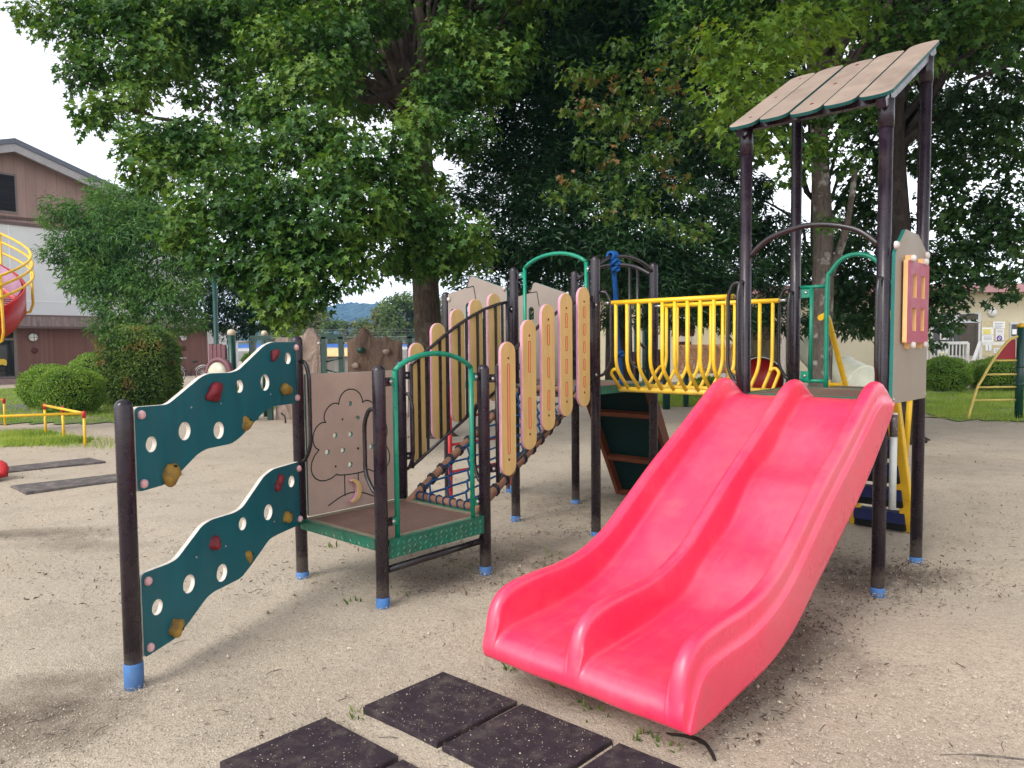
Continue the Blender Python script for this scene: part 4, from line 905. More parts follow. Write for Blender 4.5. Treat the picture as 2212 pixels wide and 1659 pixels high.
tree('evergreen_tree', 'dark evergreen with narrow leaves and thick trunk behind the blue rope', [(2.03, 14, -.1), (2.03, 14, 2), (2.0, 14, 4), (2.1, 14.1, 7), (2.2, 14.2, 10.5)], (.29, .1),
     [dict(c=C2, leaf=.115, shape='lance', mat=F_dark, dens=950, droop=.2, spray=7, sprig=.11), dict(c=C2b, leaf=.19, shape='lance', mat=F_dark, dens=220, droop=.2, spray=6)], 44, B_dark, 22)
# mottled-trunk maple behind the tower, with rusty seeds and bright leaves
C3 = cl([(1255, 165, 9.4, 48), (1310, 160, 9.3, 46), (1365, 190, 9.3, 52), (1240, 235, 9.3, 40), (1290, 245, 9.2, 50), (1340, 270, 9.2, 52), (1400, 250, 9.2, 50), (1440, 180, 9.3, 55), (1480, 230, 9.2, 50), (1255, 320, 9, 34), (1310, 340, 9, 48), (1235, 390, 9, 34), (1200, 425, 9, 24), (1275, 400, 9, 40), (1340, 385, 9, 50), (1390, 350, 9, 46), (1310, 455, 8.9, 34), (1370, 440, 8.9, 42), (1430, 320, 9, 46), (1490, 300, 9, 50), (1430, 480, 9, 36), (1480, 400, 9, 40), (1420, 110, 9.6, 55), (1340, 100, 9.8, 40), (1500, 110, 9.6, 60), (1500, 500, 9.2, 36)])
C3y = cl([(1570, 100, 8, 55), (1610, 160, 7.9, 48), (1560, 205, 7.9, 48), (1560, 265, 7.9, 34), (1640, 90, 8, 55), (1700, 60, 8.2, 60), (1660, 175, 8, 44), (1700, 120, 8, 45), (1760, 70, 8.4, 60), (1600, 230, 7.9, 40), (1770, 150, 8.4, 40), (1840, 40, 8.6, 55), (1540, 150, 8.1, 40)])
C3g = cl([(1690, 300, 9.6, 46), (1740, 330, 9.6, 44), (1800, 310, 9.6, 44), (1700, 380, 9.8, 30), (1835, 350, 9.8, 34), (1780, 230, 9.8, 50), (1850, 240, 9.8, 50), (1880, 150, 9.6, 60), (1950, 60, 9.5, 70), (2030, 70, 9.2, 70), (2110, 40, 9, 70), (1990, 130, 9.6, 50), (1660, 250, 10, 60), (1600, 320, 10.4, 60), (1790, 480, 9.8, 24), (1580, 20, 9.6, 70), (1680, 10, 9.6, 70), (1800, 10, 9.6, 70), (1470, 30, 10, 70), (2170, 120, 9, 40), (2190, 20, 9, 60)])
C3b = fill((5.0, 11.5, 8.8), (4.6, 2.6, 3.0), 44, .75, np.random.default_rng(6), 5.6)+fill((5.2, 6.6, 7.6), (4.2, 3.2, 1.0), 34, .8, np.random.default_rng(16), 6.6)
t3 = tree('maple_tree', 'maple with pale mottled trunk seen between the tower posts, rusty seeds among its leaves', [(4.58, 11, -.1), (4.60, 11, 1.5), (4.62, 11, 2.8), (4.55, 11, 4.2), (4.5, 11, 5.8), (4.7, 11.1, 8)], (.185, .08),
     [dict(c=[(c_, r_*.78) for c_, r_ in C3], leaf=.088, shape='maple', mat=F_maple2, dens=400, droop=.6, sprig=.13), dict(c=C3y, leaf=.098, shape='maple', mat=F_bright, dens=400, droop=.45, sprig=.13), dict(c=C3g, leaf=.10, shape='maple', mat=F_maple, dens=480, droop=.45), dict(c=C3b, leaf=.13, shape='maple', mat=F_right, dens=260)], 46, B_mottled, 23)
w = MB(); w.tube(bez([(.06, 0, 2.3), (.28, -.2, 3.2), (.36, -.3, 4.1)], 6), [.055]*7+[.04]*6, 10); w.build('bough', B_mottled, t3)
# dark trees filling the right
C4 = cl([(1900, 330, 11.5, 55), (1860, 420, 11.6, 60), (1910, 480, 11.4, 60), (2060, 240, 11, 60), (2150, 270, 10.6, 55), (2190, 220, 10.4, 50), (2060, 560, 10.8, 60), (2110, 520, 10.6, 60), (2170, 500, 10.4, 55), (2045, 640, 10.6, 40), (2025, 700, 10.6, 34), (2010, 745, 10.6, 16), (2100, 590, 10.4, 34), (2160, 590, 10.2, 30), (2150, 640, 10, 14), (2185, 640, 10, 20), (2205, 590, 10, 34), (2205, 330, 10.2, 34), (2150, 350, 10.6, 40), (2190, 290, 10.2, 44), (2100, 300, 10.8, 50), (2090, 450, 10.8, 44), (2195, 470, 10.2, 45), (2040, 400, 11, 44), (2205, 530, 10, 40), (2050, 460, 11, 55), (2140, 430, 10.8, 40), (2200, 400, 10.4, 35), (2080, 350, 11, 40), (2065, 690, 10.6, 16), (2020, 620, 10.8, 55), (1990, 560, 11, 60), (2000, 330, 11.2, 50), (1960, 640, 11.4, 50), (1850, 560, 11.8, 60), (1880, 640, 12, 55), (1840, 680, 12, 40), (1830, 620, 12, 50), (1900, 700, 12, 40)])
C4b = fill((8.2, 13, 7.8), (3.2, 2.2, 3.8), 34, .75, np.random.default_rng(8), 3.6)
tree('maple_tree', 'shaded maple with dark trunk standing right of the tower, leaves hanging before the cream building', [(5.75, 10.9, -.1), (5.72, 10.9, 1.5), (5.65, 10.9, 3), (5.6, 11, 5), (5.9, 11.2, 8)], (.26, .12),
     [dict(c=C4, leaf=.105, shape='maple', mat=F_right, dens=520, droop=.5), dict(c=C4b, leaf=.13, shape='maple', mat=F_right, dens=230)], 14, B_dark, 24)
C5 = cl([(1600, 420, 15, 70), (1650, 500, 15, 70), (1590, 520, 15, 60), (1700, 560, 15, 60), (1640, 590, 15, 55), (1760, 600, 15.4, 60), (1700, 640, 15, 45), (1650, 670, 15, 38), (1820, 500, 15.6, 60), (1560, 620, 15, 50), (1620, 700, 15, 22), (1580, 710, 15, 20), (1560, 690, 15, 28), (1530, 680, 15, 30), (1780, 690, 15.6, 40), (1850, 700, 15.6, 40), (1740, 700, 15.4, 30), (1800, 640, 15.6, 50), (1690, 700, 15, 24)])
C5b = fill((7.0, 17.4, 9.4), (4.5, 2.0, 3.6), 30, .85, np.random.default_rng(9), 6)
tree('evergreen_tree', 'shaded tree farther back whose low leaves hang over the orange tunnel', [(6.9, 16.5, -.1), (6.9, 16.5, 2), (6.8, 16.6, 4), (6.9, 16.7, 7.5)], (.2, .08),
     [dict(c=C5, leaf=.15, shape='lance', mat=F_dark, dens=620, droop=.5, spray=6), dict(c=C5b, leaf=.20, shape='lance', mat=F_dark, dens=240, spray=6)], 30, B_dark, 25)
# tree before the hall, and the darker one by the lamp
C6 = cl([(270, 440, 23, 55), (225, 420, 23, 40), (330, 430, 23, 45), (180, 470, 23, 48), (130, 450, 23, 34), (105, 470, 23, 22), (150, 520, 22.8, 45), (115, 550, 22.8, 28), (210, 530, 22.5, 55), (290, 520, 22.4, 60), (360, 500, 22.8, 50), (400, 460, 23.2, 34), (380, 560, 22.6, 50), (300, 600, 22.4, 60), (230, 600, 22.4, 50), (190, 590, 22.6, 34), (210, 650, 22.5, 36), (270, 670, 22.4, 50), (340, 650, 22.4, 60), (390, 630, 22.6, 50), (220, 700, 22.5, 32), (290, 715, 22.4, 40), (360, 705, 22.4, 42), (410, 690, 22.7, 34), (415, 580, 23, 36), (250, 470, 22.5, 50), (320, 470, 22.5, 50)])
C6b = fill((-12.2, 24, 4.4), (1.7, 1.3, 2.2), 14, .8, np.random.default_rng(10), 2.2)
tree('broadleaf_tree', 'rounded green tree with tiny leaves standing before the white hall wall', [(-12.1, 24, -.1), (-12.1, 24, 1.5), (-12.2, 24, 3), (-12.3, 24, 5.2)], (.2, .06),
     [dict(c=C6, leaf=.155, shape='lance', mat=F_camphor, dens=430, droop=.35, spray=6, sprig=.2), dict(c=C6b, leaf=.19, shape='lance', mat=F_camphor, dens=230, spray=5)], 16, B_dark, 26, twigs=False)
C7 = cl([(450, 610, 27, 40), (500, 600, 27, 40), (440, 660, 27, 36), (500, 660, 27, 46), (550, 630, 27, 46), (560, 690, 27, 36), (510, 710, 27, 34), (600, 690, 27.4, 36), (620, 640, 27.6, 40), (460, 700, 27, 26)])
tree('broadleaf_tree', 'dark green tree standing behind the green lamp pole', [(-9.6, 27.4, -.1), (-9.6, 27.4, 2), (-9.6, 27.4, 3.4)], (.16, .06), [dict(c=C7, leaf=.19, shape='lance', mat=F_dark, dens=420, spray=6, sprig=.2)], 8, B_dark, 27, twigs=False)
# distant trees beyond the fence
F_far1 = foliage('far_leaf_green', (.055, .10, .03), (.09, .15, .04), (.13, .19, .05), trans=.2, cscale=.25)
F_far2 = foliage('far_leaf_olive', (.075, .10, .03), (.13, .15, .045), (.19, .20, .06), trans=.2, cscale=.25)
far = [(600, 95, 34, 5.2, F_far1, 'green tree beyond the wire fence, left of the hill behind the rock panel'), (660, 88, 40, 5.6, F_far2, 'olive tree beyond the wire fence left of the hill, directly behind the pale rock panel'), (715, 86, 22, 4.2, F_far1, 'small green tree below the left slope of the hill'), (752, 92, 20, 4.4, F_far2, 'low olive tree below the middle of the hill'), (790, 96, 24, 4.8, F_far1, 'low green tree below the right slope of the hill'),
       (835, 90, 38, 6.4, F_far2, 'tall olive tree beyond the fence, right of the hill'), (880, 84, 44, 7.2, F_far1, 'tall rounded green tree beyond the fence beside the big maple trunk'), (925, 86, 38, 7.4, F_far2, 'tree beyond the fence hidden partly by the big maple trunk'), (985, 90, 38, 7.2, F_far1, 'green tree beyond the fence behind the tan cut-out board')]
for i, (u, d, rp_, h, m_, lab) in enumerate(far):
    b = P(u, 740, d); rn = np.random.default_rng(100+i); r = rp_*d/FPX
    cs = [((b.x+r*rn.uniform(-1, 1), d+r*rn.uniform(-.6, .6), h*(.3+.62*rn.random()**.8)), r*.5) for _ in range(16)]+[((b.x+r*rn.uniform(-.4, .4), d, h-r*.3), r*.4) for _ in range(3)]
    tree('distant_tree', lab, [(b.x, d, -.1), (b.x, d, h*.35), (b.x, d, h*.7)], (.2, .08), [dict(c=cs, leaf=.32, shape='oval', mat=m_, dens=70, sprig=.35, spray=4)], 5, B_dark, 200+i, 'trees beyond the wire fence', twigs=False)

# clipped hedges and round bushes
def bush(name, label, c, rad, n, leaf, mat, sup=2.0, group=None, top=None):
    t = thing(name, label, 'bush', c, 0, group); rn = np.random.default_rng(int(abs(c[0]*100))+n)
    d = unit(rn.normal(size=(n, 3))); k = (np.abs(d)**sup).sum(1)**(-1/sup); q = d*k[:, None]
    lump = 1+.05*np.sin(q[:, 0]*7+1)*np.sin(q[:, 1]*6)+.03*np.sin(q[:, 2]*9+q[:, 0]*5); rr = (.90+.12*rn.random(n))*lump
    stray = rn.random(n) > .97; rr[stray] += rn.uniform(.01, .09, stray.sum())
    p = q*rr[:, None]*np.array(rad)+np.array([0, 0, rad[2]*.93]); ok = p[:, 2] > .02; p, d = p[ok], d[ok]
    dd = unit(d*.7+rn.normal(size=d.shape)*.75); nn = unit(d+rn.normal(size=d.shape)*.55)
    leaf_mesh('foliage', p, dd, nn, leaf*rn.uniform(.6, 1.3, len(p)), 'oval', mat, t, .2, .1)
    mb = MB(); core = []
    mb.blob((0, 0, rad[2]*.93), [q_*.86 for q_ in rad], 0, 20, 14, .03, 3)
    if sup > 2.5:
        vs = []
        for v in mb.v:
            e = Vector(((v[0])/rad[0]/.86, v[1]/rad[1]/.86, (v[2]-rad[2]*.93)/rad[2]/.86)); e.normalize(); k_ = (abs(e.x)**sup+abs(e.y)**sup+abs(e.z)**sup)**(-1/sup)
            vs.append((e.x*k_*rad[0]*.88, e.y*k_*rad[1]*.88, e.z*k_*rad[2]*.88+rad[2]*.93))
        mb.v = vs
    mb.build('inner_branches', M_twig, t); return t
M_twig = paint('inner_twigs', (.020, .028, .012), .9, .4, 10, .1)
b = P(302, 740, 18.6); bush('clipped_hedge', 'tall clipped hedge shaped like a barrel, reddish leaf tips', (b.x, 18.6, 0), (.83, .83, 1.02), 24000, .06, F_hedge, 3.6)
b = P(147, 740, 16.4); bush('round_bush', 'light green rounded bush in front, before the barrel hedge', (b.x, 16.4, 0), (.65, .65, .54), 15000, .045, F_bush, 2.3, 'round bushes by the barrel hedge')
bush('round_bush', 'rounded bush behind the light green front bush, nearest the hall door', (P(104, 740, 18.3).x, 18.3, 0), (.62, .7, .54), 12000, .05, F_bush, 2.3, 'round bushes by the barrel hedge')
bush('round_bush', 'small rounded bush between the barrel hedge and the hall wall', (P(208, 740, 20.2).x, 20.2, 0), (.72, .72, .68), 10000, .05, F_bush, 2.3, 'round bushes by the barrel hedge')
bush('round_bush', 'rounded bush in front of the white railing on the right', tuple(P(2042, 740, 21).xy)+(0,), (.63, .63, .5), 12000, .05, F_bush, 2.4, 'round bushes by the cream building')
bush('round_bush', 'rounded bush behind the yellow climbing arch on the right', tuple(P(2172, 740, 21).xy)+(0,), (.95, .7, .5), 14000, .05, F_bush, 2.4, 'round bushes by the cream building')
bush('round_bush', 'small dark bush below the orange tunnel', tuple(P(1530, 740, 19.5).xy)+(0,), (.5, .5, .28), 5000, .05, F_bush, 2.2)
bush('round_bush', 'low far bush seen under the green frame beside the purple panel', tuple(P(562, 740, 50).xy)+(0,), (1.2, 1., .55), 4000, .12, F_bush, 2.2)

# grass blades and weeds
def grass_blades(name, areas, mat, h0, seed):
    rn = np.random.default_rng(seed); PO, HH = [], []
    for poly, n, hs_ in areas:
        poly = np.array([tuple(p) for p in poly]); lo, hi = poly.min(0), poly.max(0); q = lo+(hi-lo)*rn.random((n*2, 2)); q0 = q.copy(); ins = np.zeros(len(q), bool); j = len(poly)-1
        for i in range(len(poly)):
            a, b = poly[i], poly[j]; c = ((a[1] > q[:, 1]) != (b[1] > q[:, 1])) & (q[:, 0] < (b[0]-a[0])*(q[:, 1]-a[1])/(b[1]-a[1]+1e-12)+a[0]); ins ^= c; j = i
        q = q[ins]+rn.normal(size=(ins.sum(), 2))*.22*(rn.random((ins.sum(), 1))**2); m = np.sin(q[:, 0]*1.9+seed)*np.sin(q[:, 1]*1.6)+.6*np.sin(q[:, 0]*4.7+1)*np.sin(q[:, 1]*5.1)+rn.normal(size=len(q))*.35; q = q[m > -.45]
        PO.append(np.column_stack([q, np.zeros(len(q))])); HH.append(hs_*rn.uniform(.4, 1.25, len(q)))
    p = np.concatenate(PO); h = np.concatenate(HH); n = len(p); lean = rn.normal(size=(n, 3))*.45; lean[:, 2] = 0; side = unit(np.column_stack([rn.normal(size=(n, 2)), np.zeros(n)]))
    wd = .004+.0025*rn.random(n)
    V = np.stack([p-side*wd[:, None], p+side*wd[:, None], p+np.array([0, 0, 1.])*h[:, None]+lean*h[:, None]], 1)
    F = np.arange(n*3).reshape(-1, 3); return np_mesh(name, V.reshape(-1, 3), F, mat)
F_grass = foliage('grass_blade', (.12, .22, .03), (.25, .35, .055), (.42, .46, .12), trans=.4, cscale=1.2)
ga = [(LAWNS['lawn1'], 60000, .11), (LAWNS['lawn2'], 7000, .08), ([(-6.9, 11.0), (-5.8, 10.7), (-5.7, 11.6), (-7.2, 12.2)], 500, .08)]
tag(grass_blades('grass', ga, F_grass, .1, 31), 'green grass round the hedges and yellow rails on the left', 'grass', kind='stuff')
gb = [(LAWNS['lawn3'], 60000, .10), (LAWNS['lawn4'], 16000, .13)]
tag(grass_blades('grass', gb, F_grass, .1, 32), 'sunlit grass below the cream building on the right', 'grass', kind='stuff')
def tufts(name, spots, mat, seed):
    rn = np.random.default_rng(seed); PO, DI, NO, SZ = [], [], [], []
    for x, y, r, n, h in spots:
        a = rn.random(n)*6.28; q = rn.random(n)**.5*r; PO.append(np.column_stack([x+q*np.cos(a), y+q*np.sin(a), np.full(n, -.012)])); d = np.column_stack([np.cos(a)*.5, np.sin(a)*.5, np.ones(n)])+rn.normal(size=(n, 3))*.35; DI.append(unit(d)); NO.append(unit(rn.normal(size=(n, 3))+np.array([0, -.4, .6]))); SZ.append(h*rn.uniform(.5, 1.2, n))
    return leaf_mesh(name, np.concatenate(PO), np.concatenate(DI), np.concatenate(NO), np.concatenate(SZ), 'lance', mat, None, .1, .3)
sp_ = []
for u, v, r, n, h in [(685, 1240, .05, 9, .035), (720, 1180, .04, 7, .05), (870, 1280, .07, 9, .035), (1000, 1220, .07, 8, .035), (1250, 1500, .12, 14, .05), (1310, 1530, .14, 16, .05), (1390, 1590, .04, 14, .045), (1440, 1610, .05, 8, .04), (1100, 1440, .05, 10, .05), (775, 1540, .05, 12, .04), (760, 1300, .05, 8, .05), (185, 955, .08, 30, .12), (150, 955, .1, 30, .1), (1120, 1180, .2, 20, .04), (1180, 1200, .2, 18, .04), (1640, 1420, .1, 10, .04)]:
    g = G(u, v); sp_.append((g.x, g.y, r, n, h))
F_weed = foliage('weed_leaf', (.06, .12, .02), (.12, .19, .035), (.26, .25, .10), trans=.3, cscale=5)
tag(tufts('weeds', sp_, F_weed, 41), 'thin weeds sprouting from the gravel round the posts and slide end', 'weeds', kind='stuff')

# stones, twigs and dead leaves on the ground
def stones():
    rn = np.random.default_rng(51); n = 42000
    y = 2.1*np.exp(rn.random(n)*1.25); x = (rn.random(n)*2-1)*y*.74; s = rn.uniform(.0018, .0042, n)*(1+(rn.random(n) > .985)*rn.uniform(.5, 2.2, n))
    oct_ = np.array([(1, 0, 0), (0, 1, 0), (-1, 0, 0), (0, -1, 0), (0, 0, .8), (0, 0, -.8)], float); f = np.array([(0, 1, 4), (1, 2, 4), (2, 3, 4), (3, 0, 4), (1, 0, 5), (2, 1, 5), (3, 2, 5), (0, 3, 5)])
    V = oct_[None]*(1+.35*rn.normal(size=(n, 6, 1)))*s[:, None, None]; a = rn.random(n)*6.28; c, s_ = np.cos(a), np.sin(a); V = np.stack([V[..., 0]*c[:, None]-V[..., 1]*s_[:, None], V[..., 0]*s_[:, None]+V[..., 1]*c[:, None], V[..., 2]], -1)
    zz_ = np.full(n, -.008); k = 480; rr_ = rn.random((k, 3)); o = np.where(rr_[:, 2:] < .34, 0., np.where(rr_[:, 2:] < .68, 1.03, -9.)); e1a, e2a = np.array([.309, .319]), np.array([.341, -.289])
    pm = np.array([-.632, 2.948])+e1a*rr_[:, :1]*.97+e2a*(rr_[:, 1:2]*.97+o); pd = np.array([-1.064, 2.553])+e1a*rr_[:, :1]*.97+e2a*rr_[:, 1:2]*.97; pm = np.where(o < -5, pd, pm)
    x[:k], y[:k] = pm[:, 0], pm[:, 1]; zz_[:k] = .0235; V[:k] *= .6
    bases = [(-1.688, 3.195), (-1.372, 4.715), (-.75, 4.149), (-.185, 4.771), (-.806, 5.336), (.023, 6.247), (.588, 6.868), (.644, 5.681), (1.21, 6.303), (2.158, 4.304), (2.723, 4.925)]
    for i_, (bx, by) in enumerate(bases):
        sl_ = slice(k+i_*170, k+(i_+1)*170); aa = rn.random(170)*6.28; rd = .040+.075*rn.random(170)**1.6; x[sl_], y[sl_] = bx+rd*np.cos(aa), by+rd*np.sin(aa); zz_[sl_] = -.006+.012*(1-(rd-.04)/.075); V[sl_] *= .85
    V += np.column_stack([x, y, zz_])[:, None]; F = (np.arange(n)[:, None, None]*6+f[None]).reshape(-1, 3)
    m, t, p = base('loose_stone'); g = N(t, 'ShaderNodeNewGeometry'); t.links.new(ramp(t, g.outputs['Random Per Island'], [(0, (.17, .135, .105)), (.35, (.34, .285, .225)), (.7, (.46, .395, .32)), (1, (.54, .48, .40))]), p.inputs['Base Color']); p.inputs['Roughness'].default_value = .9
    tag(np_mesh('gravel', V.reshape(-1, 3), F, m), 'loose pale gravel grains scattered over the sandy yard', 'gravel', kind='stuff')
stones()
def litter():
    rn = np.random.default_rng(61); PO, SZ = [], []
    for u, v, r, n in [(1180, 1200, .55, 1100), (1120, 1180, .4, 500), (1230, 1160, .4, 500), (1850, 1250, .4, 500), (1960, 1230, .3, 420), (1700, 1330, .4, 700), (1640, 1450, .3, 460), (1560, 1540, .2, 200), (960, 1260, .35, 220), (1000, 1180, .3, 160), (1930, 1300, .25, 120), (1300, 1080, .7, 260), (1750, 1200, .5, 260)]:
        g = G(u, v); PO.append(np.column_stack([g.x+rn.normal(size=n)*r*.6, g.y+rn.normal(size=n)*r*.6, np.full(n, -.006)])); SZ.append(rn.uniform(.010, .034, n))
    n = 1500; y = 2.2*np.exp(rn.random(n)*1.5); PO.append(np.column_stack([(rn.random(n)*2-1)*y*.72, y, np.full(n, -.004)])); SZ.append(rn.uniform(.007, .02, n)*(1+(rn.random(n) > .96)*1.2))
    n = 5200; y = 4.2*np.exp(rn.random(n)*1.15); PO.append(np.column_stack([(rn.random(n)*2-1)*y*.72, y, np.full(n, -.004)])); SZ.append(rn.uniform(.012, .04, n))
    p = np.concatenate(PO); s = np.concatenate(SZ); n = len(p); d = unit(np.column_stack([rn.normal(size=(n, 2)), rn.normal(size=n)*.2])); nn = unit(np.array([0, 0, 1.])+rn.normal(size=(n, 3))*.3)
    m = foliage('dead_leaf', (.035, .024, .018), (.075, .05, .035), (.19, .12, .08), trans=.05, cscale=3)
    tag(leaf_mesh('leaf_litter', p, d, nn, s, 'lance', m, None, .2, -.2), 'dry leaf crumbs and bits of bark strewn over the gravel', 'leaf litter', kind='stuff')
    mb = MB(); r2 = random.Random(5)
    for k in range(110):
        y = 2.3*math.exp(r2.random()*1.2); x = r2.uniform(-1, 1)*y*.72; a = r2.uniform(0, 6.28); l = r2.uniform(.01, .04); d = Vector((math.cos(a), math.sin(a), 0)); c = Vector((x, y, -.003))
        mb.tube([c-d*l, c+Vector((r2.uniform(-.01, .01), r2.uniform(-.01, .01), .004)), c+d*l], r2.uniform(.0008, .0018), 5)
    tag(mb.build('twigs', B_brown), 'small dry twigs lying on the gravel', 'twigs', kind='stuff')
litter()
mb = MB(); a, b, c, d = G(1440, 1580), G(1490, 1598), G(1525, 1615), G(1545, 1640); mb.tube(bez([a+Vector((0, 0, -.01)), b+Vector((0, 0, .012)), c+Vector((0, 0, .012)), d+Vector((0, 0, -.004))], 5), [.006]*5+[.008]*5+[.007]*5+[.004], 8)
tag(mb.build('fallen_stick', B_dark), 'dark curved stick on the gravel beside the slide end', 'stick')
mb = MB(); mb.tube(bez([G(2030, 1633)+Vector((0, 0, .004)), G(2110, 1634)+Vector((0, 0, .006)), G(2230, 1645)+Vector((0, 0, .004))], 5), [.002]*5+[.004]*6, 8)
tag(mb.build('fallen_stick', bark('grey_stick', (.10, .085, .07), (.2, .175, .15), (.28, .25, .21))), 'grey straight stick lying at the bottom right corner', 'stick')

# rubber mats
def mat_tile(name, label, corners, h, m, group, nub=True):
    mb = MB(); c = [Vector((*p, 0)) for p in corners]; mid = sum(c, Vector())/4; ins = [p+(mid-p).normalized()*.007 for p in c]
    vs = [p+Vector((0, 0, -.03)) for p in c]+[p+Vector((0, 0, h-.005)) for p in c]+[p+Vector((0, 0, h)) for p in ins]
    mb.add(vs, [(0, 1, 5, 4), (1, 2, 6, 5), (2, 3, 7, 6), (3, 0, 4, 7), (4, 5, 9, 8), (5, 6, 10, 9), (6, 7, 11, 10), (7, 4, 8, 11), (8, 9, 10, 11)])
    return tag(mb.build(name, m), label, 'rubber mat', group)
e1, e2 = Vector((.309, .319)), Vector((.341, -.289)); A0 = Vector((-.632, 2.948))
def sq(o, g=.006): o = Vector(o); a, b = e1.normalized()*g, e2.normalized()*g; return [o+a+b, o+e2-b+a, o+e2+e1-a-b, o+e1-a+b]
fm = 'square rubber mats at the slide exit'
mat_tile('rubber_mat', 'dark square rubber mat farthest from the camera, with a full corner pointing away', sq(A0), .022, M_rubber, fm)
mat_tile('rubber_mat', 'dark square rubber mat directly below the slide exit, second along the row', sq(A0+e2*1.03), .020, M_rubber, fm)
mat_tile('rubber_mat', 'dark rubber mat cut off by the lower picture edge, under the slide corner', sq(A0+e2*2.07), .018, M_rubber, fm)
D0 = Vector((-.755, 2.872))-e1
mat_tile('rubber_mat', 'dark square rubber mat at the left, set apart across a gravel gap', sq(D0+Vector((.0, .0))), .022, M_rubber, fm)
mat_tile('rubber_mat', 'sliver of rubber mat at the bottom edge, next to the left mat', sq(D0+e2*1.03), .018, M_rubber, fm)
bmn = 'long grey mats on the left'
mat_tile('rubber_mat', 'long worn grey mat lying flat, the nearer one behind the first post', [(-5.431, 7.91), (-5.03, 7.55), (-3.9, 8.62), (-4.2, 8.98)], .012, M_oldrubber, bmn)
mat_tile('rubber_mat', 'long worn grey mat lying flat, the farther one at the left edge', [(-6.75, 8.75), (-6.165, 8.72), (-5.304, 9.548), (-5.70, 9.879)], .012, M_oldrubber, bmn)

# ------------------------------------------------------------------ hall building on the left
M_bside = siding('brown_siding', (.155, .075, .062), (.19, .10, .082), .10)
M_gable = siding('gable_siding', (.30, .20, .175), (.34, .228, .20), .42, False, .03)
M_wwall = paint('white_render', (.63, .63, .63), .85, .05, .6, .2, dirt=(.5, .49, .48), dirt_amt=.4)
M_seam = paint('wall_seam', (.72, .72, .72), .8, .05, 3, .2)
M_roofm = paint('slate_roof', (.11, .12, .15), .6, .15, 4, .4)
M_soffit = paint('grey_fascia', (.34, .32, .33), .7, .12, 6, .3)
M_eave = paint('stained_eave', (.22, .165, .16), .75, .35, 2.5, .3, dirt=(.10, .07, .075), dirt_amt=.9, stretch=(5, 5, .6))
M_eavedk = paint('eave_brown', (.13, .09, .085), .7, .2, 4, .3)
M_frame = paint('bronze_frame', (.17, .135, .12), .5, .15, 8, .4)
def glass(name, col=(.02, .022, .022), rough=.05):
    m, t, p = base(name); p.inputs['Base Color'].default_value = (*col, 1); p.inputs['Roughness'].default_value = rough; p.inputs['Specular IOR Level'].default_value = .8; return m
M_glass = glass('dark_glass'); M_louvre = siding('black_louvre', (.012, .010, .012), (.022, .018, .02), .11, True, .35)
M_lampw = paint('white_lamp_glass', (.72, .72, .7), .3, .05, 6, .5)
M_step = paint('step_tile', (.24, .17, .16), .8, .15, 5, .2)
M_decal = paint('yellow_decal', (.68, .45, .05), .6, .1, 8, .3)
M_redbrown = paint('round_vent_brown', (.09, .035, .028), .7, .2, 10, .2)
W0 = (-21.3, 30.8)
HB = thing('hall_building', 'large white hall with brown gable and low brown front, left of the yard', 'building', (*W0, 0), math.atan2(.8, .6))
RT, RZ, SLP, E0, E1 = 1.1, 10.2, .32, -10.5, 9.9
zr_ = lambda t: RZ-SLP*abs(t-RT)
mb = MB(); D0_, DP = 1.3, 26
def prism(mb, prof, y0, y1, mi):
    n = len(prof); mb.add([(a, y0, z) for a, z in prof]+[(a, y1, z) for a, z in prof], [tuple(range(n)), tuple(reversed(range(n, 2*n)))]+[(i, n+i, n+(i+1) % n, (i+1) % n) for i in range(n)], mi)
prism(mb, [(E0+.4, 0), (E1-.4, 0), (E1-.4, 6.9), (E0+.4, 6.9)], D0_, DP, 0); mb.build('main_wall', M_wwall, HB)
mb = MB(); prism(mb, [(E0+.4, 6.92), (E1-.4, 6.92), (E1-.4, zr_(E1-.4)-.1), (RT, RZ-.1), (E0+.4, zr_(E0+.4)-.1)], D0_-.02, DP, 0); mb.build('gable_wall', M_gable, HB)
mb = MB(); mb.box(((E0+E1)/2, D0_-.04, 6.9), (E1-E0-.8, .05, .14)); mb.build('belt_trim', M_eavedk, HB)
mb = MB()
for t in (-5.6, -2.35, .95, 4.2, 7.4): mb.box((t, D0_-.004, 4.8), (.05, .012, 4.1))
mb.box(((E0+E1)/2, D0_-.005, 3.55), (E1-E0-.8, .010, .05)); mb.build('wall_seams', M_seam, HB)
mb = MB()
for s in (-1, 1):
    e = RT+s*11 if s > 0 else E0-.3; e = E1+.3 if s > 0 else e
    a, b = (RT, RZ), (e, zr_(e)); prof = [(a[0], a[1]), (b[0], b[1]), (b[0], b[1]+.22), (a[0], a[1]+.22)]
    if s < 0: prof = prof[::-1]
    prism(mb, prof, D0_-.75, DP+.5, 0)
    pr2 = [(a[0], a[1]-.34), (b[0], b[1]-.34), (b[0], b[1]-.003), (a[0], a[1]-.003)]; prism(mb, pr2 if s > 0 else pr2[::-1], D0_-.70, D0_-.55, 1)
mb.build('roof', [M_roofm, M_soffit], HB)
mb = MB(); mb.box((.83, D0_-.03, 8.17), (1.02, .06, 1.72)); wf = mb.build('window', M_frame, HB)
mb = MB(); mb.box((.83, D0_-.065, 8.17), (.84, .02, 1.54)); mb.build('louvre', M_louvre, wf)
